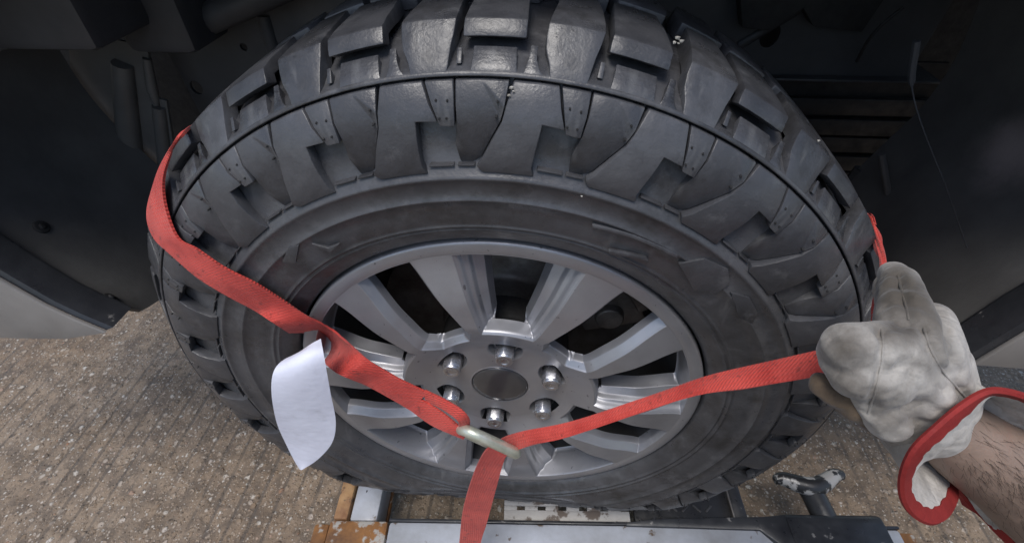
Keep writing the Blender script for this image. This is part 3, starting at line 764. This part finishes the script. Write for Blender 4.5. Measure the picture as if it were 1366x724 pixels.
# strand from the tread at the right down into the glove
E1, E2 = [], []
for y, r_, th in ((.34, .36, -8), (.30, .40, -2), (.24, .428, 4), (.17, .4305, 11), (.115, .4308, 19), (.080, .4308, 27)):
    for E, a in ((E1, th + 2.2), (E2, th - 2.2)):
        t = math.radians(a); E.append(Vector((r_ * math.cos(t), y, r_ * math.sin(t))))
E1 += [at(1157, 284, t=.475), at(1172, 312, t=.450), at(1183, 345, t=.420), at(1181, 388, t=.392), at(1173, 425, t=.365), at(1170, 450, t=.345)]
E2 += [at(1158, 290, t=.474), at(1166, 318, t=.448), at(1173, 350, t=.417), at(1171, 388, t=.389), at(1164, 425, t=.362), at(1161, 450, t=.342)]
ribbon('webbing', E1, E2, .003, parent=strap, wob=.0009)
# white label sewn to the strap
R0 = [((400, 470), (428, 452), -.050, -.046), ((376, 482), (431, 468), -.066, -.062), ((364, 500), (435, 490), -.078, -.070), ((363, 530), (441, 524), -.082, -.074), ((370, 565), (448, 562), -.076, -.076),
      ((382, 592), (443, 590), -.070, -.078), ((392, 612), (424, 612), -.068, -.078), ((400, 625), (403, 626), -.068, -.076)]
Lc = catmull([at(*a, y=ya) for a, b, ya, yb in R0], 5); Rc = catmull([at(*b, y=yb) for a, b, ya, yb in R0], 5); V = []
for i, (a, b) in enumerate(zip(Lc, Rc)):
    for j in range(9):
        f = j / 8; p = a + (b - a) * f; p = p + np.array(ray(405, 530)) * -.010 * math.sin(math.pi * f) * (1 - i / len(Lc) * .6)
        V.append(p)
F = [(i * 9 + j, i * 9 + j + 1, i * 9 + j + 10, i * 9 + j + 9) for i in range(len(Lc) - 1) for j in range(8)]
bm = bmesh.new(); me = mesh('t', V, F); bm.from_mesh(me); bmesh.ops.solidify(bm, geom=bm.faces[:], thickness=.0005)
link('label_tag', bm_mesh('label_tag', bm, 0), TAG, strap)

# ------------------------------------------------------------------ wheel lift frame of the tow truck
lift = thing('wheel_lift_frame', 'worn steel wheel lift frame carrying the tyre, pale blue rail in front', 'wheel lift', (.15, 0, -.42))
LI = Matrix.Translation((-.15, 0, .42))
def lk(name, bm, m, bev=.002, **kw):
    me = bm_mesh(name, bm, bev, **kw); me.transform(LI); return link(name, me, m, lift)
RZ = -.400
# the rail runs along x, very slightly turned
ra, rb = at(440, 691, z=RZ), at(1210, 703, z=RZ)
rdir = (rb - ra); rlen = rdir.length; ex = rdir.normalized(); ey = Vector((-ex.y, ex.x, 0)); ez = Vector((0, 0, 1))
def RM(org): return Matrix(((ex.x, ey.x, 0, org.x), (ex.y, ey.y, 0, org.y), (0, 0, 1, org.z), (0, 0, 0, 1)))
MR = RM(ra)
xr = (at(520, 691, z=RZ) - ra).dot(ex)
bm = bmesh.new(); add_box(bm, (xr, -.080, -.075), (rlen * .985, -.003, 0), MR); lk('rail', bm, RAILP, .006, smooth=True)
bm = bmesh.new(); add_box(bm, (xr, -.0035, -.075), (rlen * .985, .0015, .0022), MR); lk('rail_edge', bm, BLACKP, .001)
bm = bmesh.new(); add_box(bm, (xr, -.045, -.001), (rlen * .6, -.041, .0022), MR); lk('weld_bead', bm, RAILP, .001)
bm = bmesh.new(); add_box(bm, (0, -.050, -.078), (xr - .002, -.001, -.002), MR); lk('end_block', bm, RUST, .006)
bm = bmesh.new(); add_box(bm, (-.012, -.12, -.080), (xr - .004, -.052, -.006), MR); lk('end_block', bm, FLAKE, .006)
bm = bmesh.new(); add_box(bm, (-.03, -.09, -.085), (-.002, -.004, -.012), MR); lk('end_cap', bm, RUST, .005)
# left arm running in under the tyre: orange flange and grey web
bm = bmesh.new(); add_box(bm, (.004, .001, -.075), (.030, .42, -.004), MR); lk('arm_flange', bm, ORANGE, .004)
bm = bmesh.new(); add_box(bm, (.033, .001, -.075), (.083, .42, -.010), MR); lk('left_arm', bm, RAILP, .004)
bm = bmesh.new(); add_box(bm, (.0815, .0015, -.085), (.0865, .42, -.075), MR); lk('arm_edge', bm, RUST, .001)
# flaking white flange with slots, just in front of the tyre
fx0, fx1 = (at(672, 690, z=RZ) - ra).dot(ex), (at(842, 690, z=RZ) - ra).dot(ex)
bm = bmesh.new()
slots = 6
yy0, yy1, ym = .004, .032, .024
step = (fx1 - fx0) / slots
FZ = -.010
add_box(bm, (fx0, yy0, FZ - .005), (fx1, ym, FZ), MR)
for k in range(slots):
    add_box(bm, (fx0 + step * k, ym, FZ - .005), (fx0 + step * (k + .62), yy1, FZ), MR)
add_box(bm, (fx0, yy1, FZ - .005), (fx1, yy1 + .010, FZ), MR)
lk('slotted_flange', bm, FLAKE, .001)['kind'] = 'stuff'
# chequer plate to the right, with raised lozenges, and its folded edge
cx0, cx1 = (at(850, 690, z=RZ) - ra).dot(ex), (at(984, 690, z=RZ) - ra).dot(ex)
bm = bmesh.new(); add_box(bm, (cx0, .002, -.030), (cx1, .34, -.022), MR); plate_o = lk('chequer_plate', bm, BLACKP, .002)
lz = bmesh.new()
for i in range(7):
    for j in range(11):
        p = Vector((cx0 + .010 + i * .0215, .014 + j * .0215, -.0205)); sgn = 1 if (i + j) % 2 else -1
        M2 = MR @ Matrix.Translation(p) @ Matrix.Rotation(sgn * .75, 4, 'Z'); add_box(lz, (-.0085, -.0019, -.002), (.0085, .0019, .0012), M2)
me = bm_mesh('tread_lozenge', lz, .0009); me.transform(LI); o = link('tread_lozenge', me, make_plain('scraped_black', (.10, .10, .105), (.03, .03, .033), 40, (.2, .45), .3, 200), lift); o['kind'] = 'stuff'
bm = bmesh.new(); add_box(bm, (cx1 + .001, .002, -.060), (cx1 + .024, .34, -.012), MR); lk('right_arm', bm, BLACKP, .003)
bm = bmesh.new(); add_box(bm, (cx1 - .003, .002, -.024), (cx1 + .0005, .34, -.009), MR); lk('arm_edge', bm, STEEL, .001)
bm = bmesh.new(); add_box(bm, (fx0, .045, -.040), (cx0 - .002, .33, .018), MR); lk('under_tray', bm, DARKIRON, .003)
bm = bmesh.new(); add_box(bm, (cx1 + .026, .004, -.075), (cx1 + .0295, .30, -.050), MR); lk('flange', bm, FLAKE, .001)
# black clamp sleeve over the rail
s0, s1 = (at(1045, 700, z=RZ) - ra).dot(ex), (at(1172, 700, z=RZ) - ra).dot(ex)
bm = bmesh.new()
sec = [(.016, -.08), (.016, .010), (.010, .017), (-.004, .019), (-.070, .019), (-.088, .008), (-.090, -.08)]
R1 = [bm.verts.new(MR @ Vector((s0, y, z))) for y, z in sec]; R2 = [bm.verts.new(MR @ Vector((s1, y, z))) for y, z in sec]
for k in range(len(sec) - 1): bm.faces.new((R1[k], R1[k + 1], R2[k + 1], R2[k]))
bm.faces.new(R1); bm.faces.new(R2[::-1]); lk('clamp_sleeve', bm, BLACKP, .004)
t0 = (at(835, 699, z=RZ) - ra).dot(ex)
bm = bmesh.new()
top = [(t0, .000, .004), (t0 + .05, .006, .006), (s0 - .035, .012, .008), (s0 + .001, .013, .0165)]
bot = [(t0, -.006, .002), (t0 + .05, -.007, .003), (s0 - .045, -.010, .004), (s0 + .001, -.060, .018)]
T_, B_ = [], []
for a, b in zip(top, bot):
    T_.append([bm.verts.new(MR @ Vector(a)), bm.verts.new(MR @ Vector(b)), bm.verts.new(MR @ Vector((b[0], b[1], -.03))), bm.verts.new(MR @ Vector((a[0], a[1], -.03)))])
for a, b in zip(T_, T_[1:]):
    for k in range(4): bm.faces.new((a[k], a[(k + 1) % 4], b[(k + 1) % 4], b[k]))
bm.faces.new(T_[0]); bm.faces.new(T_[-1][::-1]); lk('clamp_wing', bm, BLACKP, .002)
bm = bmesh.new(); add_box(bm, (rlen * .985 + .001, -.070, -.060), (rlen * .985 + .030, -.004, -.012), MR); lk('rail_end', bm, RUST, .004)

# T handled pin lying behind the rail
pin = thing('locking_pin', 'black T handled locking pin with chipped paint, pointing back from the lift rail', 'locking pin', (.5, .1, -.41))
PI_ = Matrix.Translation((-.5, -.1, .41))
pz = -.405
s_a, s_b = at(1107, 704, z=pz), at(1079, 648, z=pz)
bm = bmesh.new(); d_ = (s_b - s_a).normalized()
add_tube(bm, [s_a, s_b - d_ * .02, s_b], [.0205, .0205, .0215], 20)
me = bm_mesh('shaft', bm, .0015); me.transform(PI_); link('shaft', me, BLACKP, pin)
hL, hR = at(1034, 639, z=pz + .014), at(1124, 633, z=pz + .014)
bm = bmesh.new()
hc = (hL + hR) / 2; hd = (hR - hL)
pts = [hL, hL + hd * .12, hL + hd * .32 - d_ * .012, hc - d_ * .018, hR - hd * .32 - d_ * .012, hR - hd * .12, hR]
cv = catmull(pts, 5)
add_tube(bm, cv, [.0085 + .0085 * math.sin(math.pi * i / (len(cv) - 1)) for i in range(len(cv))], 14)
me = bm_mesh('handle', bm); me.transform(PI_)
link('handle', me, make_plain('chipped_black_handle', (.016, .016, .018), (.03, .03, .032), 20, (.25, .5), .3, 150, 0, (38, .50, (.34, .33, .32))), pin)

# ------------------------------------------------------------------ the operator's arm and glove
person = thing('person', 'person reaching in with bare hairy forearm and dirty pale work glove gripping the red strap', 'person', (.36, -.13, .2))
PV = Matrix.Translation((-.36, .13, -.2))
def blob(name, caps, m, vox=.0022, sm=6, disp=None):
    bm = bmesh.new()
    for p0, r0, p1, r1 in caps:
        b2 = bmesh.new()
        bmesh.ops.create_icosphere(b2, subdivisions=3, radius=r0, matrix=Matrix.Translation(p0))
        bmesh.ops.create_icosphere(b2, subdivisions=3, radius=r1, matrix=Matrix.Translation(p1))
        r = bmesh.ops.convex_hull(b2, input=b2.verts[:])
        bmesh.ops.delete(b2, geom=[g for g in r['geom_interior'] if isinstance(g, bmesh.types.BMVert)], context='VERTS')
        t = bpy.data.meshes.new('t'); b2.to_mesh(t); b2.free(); bm.from_mesh(t); bpy.data.meshes.remove(t)
    me = bpy.data.meshes.new(name); bm.to_mesh(me); bm.free(); me.transform(PV)
    o = link(name, me, m, person)
    rm = o.modifiers.new('r', 'REMESH'); rm.mode = 'VOXEL'; rm.voxel_size = vox; rm.use_smooth_shade = True
    s_ = o.modifiers.new('s', 'SMOOTH'); s_.factor = .5; s_.iterations = sm
    bpy.context.view_layer.update()
    dg = bpy.context.evaluated_depsgraph_get(); ev = bpy.data.meshes.new_from_object(o.evaluated_get(dg))
    o.modifiers.clear(); o.data = ev
    if not ev.materials: ev.materials.append(m)
    if disp:
        for v in ev.vertices:
            p = v.co; q = p * disp[0]
            v.co = p + v.normal * disp[1] * (noise.noise(q) + .5 * noise.noise(q * 2.3) + .7 * (abs(noise.noise(q * 1.4 + Vector((9, 3, 1)))) - .25))
    ev.polygons.foreach_set('use_smooth', [True] * len(ev.polygons)); ev.update()
    return o
g = lambda u, v, t: at(u, v, t=t)
glove = blob('work_glove', [
    # index finger bent over the strap: the pale lobe at the left
    (g(1178, 470, .320), .0205, g(1130, 462, .312), .0155), (g(1130, 462, .312), .0150, g(1112, 468, .322), .0100), (g(1176, 505, .322), .0190, g(1140, 500, .316), .0150), (g(1140, 500, .316), .0145, g(1114, 482, .322), .0095),
    (g(1150, 450, .325), .0090, g(1176, 452, .325), .0110), (g(1160, 525, .326), .012, g(1185, 560, .33), .014),
    # middle finger and its tip reaching up and away
    (g(1212, 465, .325), .0220, g(1206, 415, .340), .0170), (g(1206, 415, .340), .0168, g(1199, 378, .365), .0135), (g(1199, 378, .365), .013, g(1192, 366, .378), .0105),
    # ring and little finger knuckles at the right
    (g(1240, 470, .330), .0190, g(1246, 428, .345), .0130), (g(1252, 450, .338), .0135, g(1272, 490, .342), .0120), (g(1270, 480, .345), .0120, g(1288, 530, .350), .0105),
    # back of the hand down to the wrist
    (g(1190, 480, .325), .0230, g(1228, 540, .348), .0250), (g(1235, 480, .335), .0210, g(1258, 535, .352), .0210), (g(1212, 515, .337), .025, g(1236, 562, .360), .0255), (g(1200, 530, .338), .019, g(1214, 580, .360), .019),
], GLOVE, .0016, 10, (42, .0006))
thumb = blob('glove_thumb', [(g(1185, 560, .345), .0150, g(1140, 535, .340), .0125), (g(1140, 535, .340), .0122, g(1110, 521, .338), .0100), (g(1110, 521, .338), .0098, g(1096, 512, .337), .0080)], GLOVEB, .0016, 5, (60, .0014))
finger = blob('glove_finger_back', [(g(1206, 420, .346), .0150, g(1190, 385, .372), .0125), (g(1190, 385, .372), .0122, g(1183, 400, .385), .0095), (g(1183, 400, .385), .0095, g(1176, 432, .378), .0085)], GLOVED, .0016, 5, (60, .0012))
# open gauntlet cuff: from the wrist out to a red bound edge
edge = [g(1385, 534, .310), g(1345, 522, .309), g(1315, 522, .308), g(1282, 541, .308), g(1246, 571, .310), g(1217, 600, .315), g(1203, 634, .325), g(1204, 665, .336), g(1218, 687, .345), g(1242, 698, .354), g(1263, 688, .366), g(1275, 665, .385), g(1276, 650, .40),
        g(1292, 668, .415), g(1325, 705, .425), g(1375, 745, .425), g(1430, 740, .41), g(1450, 690, .385), g(1445, 620, .355), g(1420, 560, .325)]
EL = catmull(edge + [edge[0]], 5)[:-1]
axis = (g(1330, 640, .375) - g(1232, 555, .348)).normalized()
wc = g(1216, 536, .350)
e1 = axis.orthogonal().normalized(); e2 = axis.cross(e1)
ec = sum((Vector(p) for p in EL), Vector()) / len(EL)
nE = len(EL); V = []; NR = 22
a_prev = None
angs = []
for p in EL:
    q = Vector(p) - ec; angs.append(math.atan2(q.dot(e2), q.dot(e1)))
angs = np.unwrap(angs); tot = 2 * math.pi * (1 if angs[-1] > angs[0] else -1)
uni = angs[0] + tot * np.arange(nE) / nE
angs = .35 * angs + .65 * (uni + np.mean(angs - uni))
for j in range(NR + 1):
    f = j / NR
    for i, p in enumerate(EL):
        sm_ = min(1, f / .22); sm_ = sm_ * sm_ * (3 - 2 * sm_)
        q = wc + (e1 * math.cos(angs[i]) + e2 * math.sin(angs[i])) * (.0200 + .0135 * sm_)
        s_ = f ** 1.25
        pt = q.lerp(Vector(p), s_)
        pt = pt + axis * (.008 * math.sin(math.pi * f))
        nn = (pt - (wc.lerp(ec, f))).normalized()
        pt += nn * .0030 * (noise.noise(pt * 40) + .6 * noise.noise(pt * 90)) * math.sin(math.pi * min(1, f * 1.02))
        V.append(pt)
F = [(j * nE + i, j * nE + (i + 1) % nE, (j + 1) * nE + (i + 1) % nE, (j + 1) * nE + i) for j in range(NR) for i in range(nE)]
bm = bmesh.new(); me = mesh('t', V, F); bm.from_mesh(me)
bmesh.ops.solidify(bm, geom=bm.faces[:], thickness=.0016)
me = bm_mesh('glove_cuff', bm, 0); me.transform(PV); cuff = link('glove_cuff', me, GLOVE, person)
bm = bmesh.new(); rows = []
for i, p in enumerate(EL):
    p = Vector(p); t_ = (Vector(EL[(i + 1) % nE]) - Vector(EL[i - 1])).normalized()
    inn = (Vector(V[(NR - 2) * nE + i]) - Vector(V[NR * nE + i])).normalized(); inn = (inn - t_ * inn.dot(t_)).normalized(); o2 = inn.cross(t_).normalized()
    ww = .0100 + .0008 * math.sin(i * 1.9)
    th_ = .0021
    rows.append([bm.verts.new(p + inn * a + o2 * b) for a, b in ((-.0012, 0), (0, th_), (ww * .5, th_ * 1.15), (ww, th_), (ww * 1.03, 0), (ww, -th_), (ww * .5, -th_ * 1.15), (0, -th_))])
for i in range(nE):
    A, B = rows[i], rows[(i + 1) % nE]
    for k in range(8): bm.faces.new((A[k], A[(k + 1) % 8], B[(k + 1) % 8], B[k]))
me = bm_mesh('cuff_binding', bm, 0); me.transform(PV); link('cuff_binding', me, TRIM, person)
arm = blob('forearm', [(g(1240, 556, .360), .0220, g(1302, 599, .375), .0310), (g(1302, 599, .375), .0312, g(1350, 624, .382), .0385), (g(1350, 624, .382), .0385, g(1450, 705, .388), .0450), (g(1450, 705, .388), .0450, g(1650, 845, .395), .0520)], SKIN, .003, 8, (30, .0009))
# the rest of the operator, kneeling in front of the wheel with the camera held before the face (unseen, added to block frontal sky light on the wheel)
CLOTH = make_plain('dark_work_cloth', (.028, .030, .038), (.045, .047, .055), 14, (.8, .95), .4, 90)
V3 = lambda *p: Vector(p)
elb = Vector(at(1650, 845, t=.395)); elb = Vector(at(1240, 556, t=.36)).lerp(elb, .84)
rs, ls = V3(.66, -.44, .27), V3(.32, -.66, .33)
blob('work_jacket', [(elb.lerp(rs, .06), .050, rs, .068), (rs, .078, V3(.50, -.56, .32), .105), (ls, .078, V3(.50, -.56, .32), .105), (V3(.49, -.57, .30), .125, V3(.54, -.76, -.02), .135), (V3(.46, -.60, .22), .125, V3(.54, -.80, -.10), .140),
     (V3(.58, -.53, .20), .110, V3(.58, -.78, -.06), .130), (ls, .066, V3(.20, -.74, .12), .050), (V3(.20, -.74, .12), .049, V3(.09, -.56, .36), .036), (V3(.48, -.58, .38), .065, V3(.46, -.57, .44), .055)], CLOTH, .010, 6, (14, .006))
blob('trousers', [(V3(.54, -.80, -.12), .145, V3(.56, -.84, -.20), .150), (V3(.47, -.82, -.20), .100, V3(.36, -.60, -.42), .075), (V3(.36, -.60, -.42), .074, V3(.40, -.98, -.49), .052),
     (V3(.63, -.84, -.20), .100, V3(.78, -.60, -.16), .075), (V3(.78, -.60, -.16), .072, V3(.80, -.66, -.46), .050)], CLOTH, .010, 6, (14, .006))
blob('boot', [(V3(.40, -1.0, -.50), .045, V3(.41, -1.09, -.49), .045), (V3(.41, -1.09, -.49), .04, V3(.40, -1.02, -.53), .03)], DARKIRON, .008, 4)
blob('boot', [(V3(.80, -.66, -.49), .048, V3(.79, -.54, -.515), .036), (V3(.80, -.68, -.50), .046, V3(.79, -.56, -.515), .036)], DARKIRON, .008, 4)
hc_ = V3(.40, -.54, .58)
blob('head', [(V3(.45, -.57, .44), .052, hc_ + V3(.02, -.01, -.04), .060), (hc_ + V3(.025, -.02, .04), .088, hc_ + V3(-.02, .02, .02), .080), (hc_ + V3(-.035, .035, -.06), .048, hc_ + V3(-.015, .012, -.02), .070),
     (hc_ + V3(-.075, .075, -.005), .010, hc_ + V3(-.085, .085, -.028), .014), (hc_ + V3(.05, .06, -.02), .012, hc_ + V3(.055, .058, .01), .016), (hc_ + V3(-.06, -.055, -.02), .012, hc_ + V3(-.058, -.060, .01), .016)], SKIN, .005, 4)
blob('hair', [(hc_ + V3(.030, -.025, .055), .090, hc_ + V3(-.010, .010, .062), .078), (hc_ + V3(.05, -.045, .0), .066, hc_ + V3(.03, -.02, .05), .085)], HAIR, .006, 4, (60, .004))
hb = V3(.075, -.525, .41)
blob('left_hand', [(V3(.09, -.555, .365), .030, hb, .034)] + [(hb + V3(-.028 + .018 * k, .02, .02), .0105, hb + V3(-.034 + .020 * k, .052 - .004 * abs(k - 1), .052), .0095) for k in range(4)] +
     [(hb + V3(-.034 + .020 * k, .052 - .004 * abs(k - 1), .052), .0095, hb + V3(-.034 + .019 * k, .036, .078 - .004 * abs(k - 1)), .008) for k in range(4)] + [(hb + V3(-.03, .0, .0), .013, hb + V3(-.052, .014, .045), .010)], SKIN, .004, 3)
stp = []
for u, v, r_, a_ in ((1197, 372, .016, .75), (1208, 392, .014, .6), (1205, 437, .0065, .95), (1188, 446, .007, .6), (1130, 462, .009, .6), (1228, 412, .010, .5), (1262, 470, .010, .4), (1205, 560, .014, .45), (1158, 530, .010, .55), (1246, 432, .009, .4), (1112, 492, .008, .5), (1180, 590, .010, .5)):
    p_, _n = hit(glove, u, v)
    if p_ is not None: stp.append(tuple(p_ - Vector((.36, -.13, .2))) + (r_ * 2.4, min(.92, a_ * 1.25)))
dirt_and_haze(GLOVE, stp, (.075, .064, .052))
# sewn seams and creases of the glove, pressed into its surface, with a welt of leather along each seam
def on_glove(pts, k=6):
    L_ = []
    for u, v in catmull([np.array(p, float) for p in pts], k):
        p0 = Vector(CAM) - PVT; d0 = Vector(ray(u, v)).normalized()
        h_ = GT.ray_cast(p0, d0)
        if h_[0] is not None: L_.append(h_[0].copy())
    return L_
PVT = Vector((.36, -.13, .2))
bt = bmesh.new(); bt.from_mesh(glove.data); GT = BVHTree.FromBMesh(bt); bt.free()
SEAMS = (((1176, 438), (1178, 458), (1177, 480), (1172, 505), (1165, 530), (1158, 552)), ((1232, 436), (1240, 462), (1256, 492), (1276, 516), (1294, 536)), ((1198, 366), (1203, 390), (1209, 410), (1212, 428)))
CREASES = (((1172, 443), (1196, 436), (1222, 433), (1250, 444)), ((1184, 405), (1204, 400), (1228, 408)), ((1186, 500), (1206, 488), (1236, 496), (1262, 522)), ((1180, 560), (1210, 540), (1240, 541), (1270, 560)),
           ((1108, 450), (1126, 446), (1150, 452)), ((1262, 440), (1268, 470), (1282, 500)), ((1190, 380), (1204, 376), (1216, 384)), ((1196, 578), (1216, 562), (1246, 566)))
GL = [(on_glove(p), .0032, .0024) for p in SEAMS] + [(on_glove(p), .0040, .0022) for p in CREASES]
P_g = np.empty(len(glove.data.vertices) * 3); glove.data.vertices.foreach_get('co', P_g); P_g = P_g.reshape(-1, 3)
N_g = np.array([v.normal[:] for v in glove.data.vertices]); dsum = np.zeros(len(P_g))
for L_, wd, dp in GL:
    if len(L_) < 2: continue
    L_ = np.array([tuple(p) for p in L_]); d2_ = np.full(len(P_g), 9.0)
    for a_, b_ in zip(L_[:-1], L_[1:]):
        ab = b_ - a_; q = np.clip(((P_g - a_) @ ab) / (ab @ ab + 1e-12), 0, 1)
        d2_ = np.minimum(d2_, np.linalg.norm(P_g - a_ - q[:, None] * ab, axis=1))
    x_ = d2_ / wd
    dsum += -dp * np.exp(-x_ ** 2) + .18 * dp * np.exp(-((x_ - 2.1) / .8) ** 2)
glove.data.vertices.foreach_set('co', (P_g + N_g * dsum[:, None]).ravel()); glove.data.update()
bt = bmesh.new(); bt.from_mesh(glove.data); GT = BVHTree.FromBMesh(bt); bt.free()
for pts in SEAMS:
    L_ = on_glove(pts, 5)
    L_ = [sum((L_[max(0, min(len(L_) - 1, i + d))] for d in (-1, 0, 1)), Vector()) / 3 for i in range(len(L_))]
    L_ = [p - (PVT * 0) for p in L_]; bm = bmesh.new(); add_tube(bm, L_, .0008, 8)
    link('glove_seam', bm_mesh('glove_seam', bm), GLOVE, person)
# dark hairs lying along the forearm
bm = bmesh.new()
ax_a = (g(1400, 712, .385) - g(1238, 560, .352)).normalized()
for i in range(520):
    f = rng.uniform(.12, 1.3); u, v = 1262 + 190 * f + rng.normal() * 26, 580 + 160 * f + rng.normal() * 30
    h_, n_ = hit(arm, u, v) if i == 0 else (None, None)
    if i == 0:
        bt = bmesh.new(); bt.from_mesh(arm.data); TREE = BVHTree.FromBMesh(bt); bt.free(); MI = arm.matrix_world.copy()
    p0 = MI.inverted() @ Vector(CAM); p1 = MI.inverted() @ Vector(CAM + ray(u, v))
    h_ = TREE.ray_cast(p0, (p1 - p0).normalized())
    if h_[0] is None: continue
    p = MI @ h_[0]; n_ = h_[1]
    d_ = (ax_a + Vector(rng.normal(0, .28, 3)) + Vector((0, 0, -.25))); d_ = (d_ - n_ * d_.dot(n_)).normalized()
    ln = rng.uniform(.006, .019)
    add_tube(bm, [p - n_ * .0005, p + d_ * ln * .5 + n_ * .0013, p + d_ * ln + n_ * .0008], [.00011, .00009, .00004], 4)
me = bm_mesh('arm_hair', bm, 0); me.transform(PV); o = link('arm_hair', me, HAIR, person); o['kind'] = 'stuff'
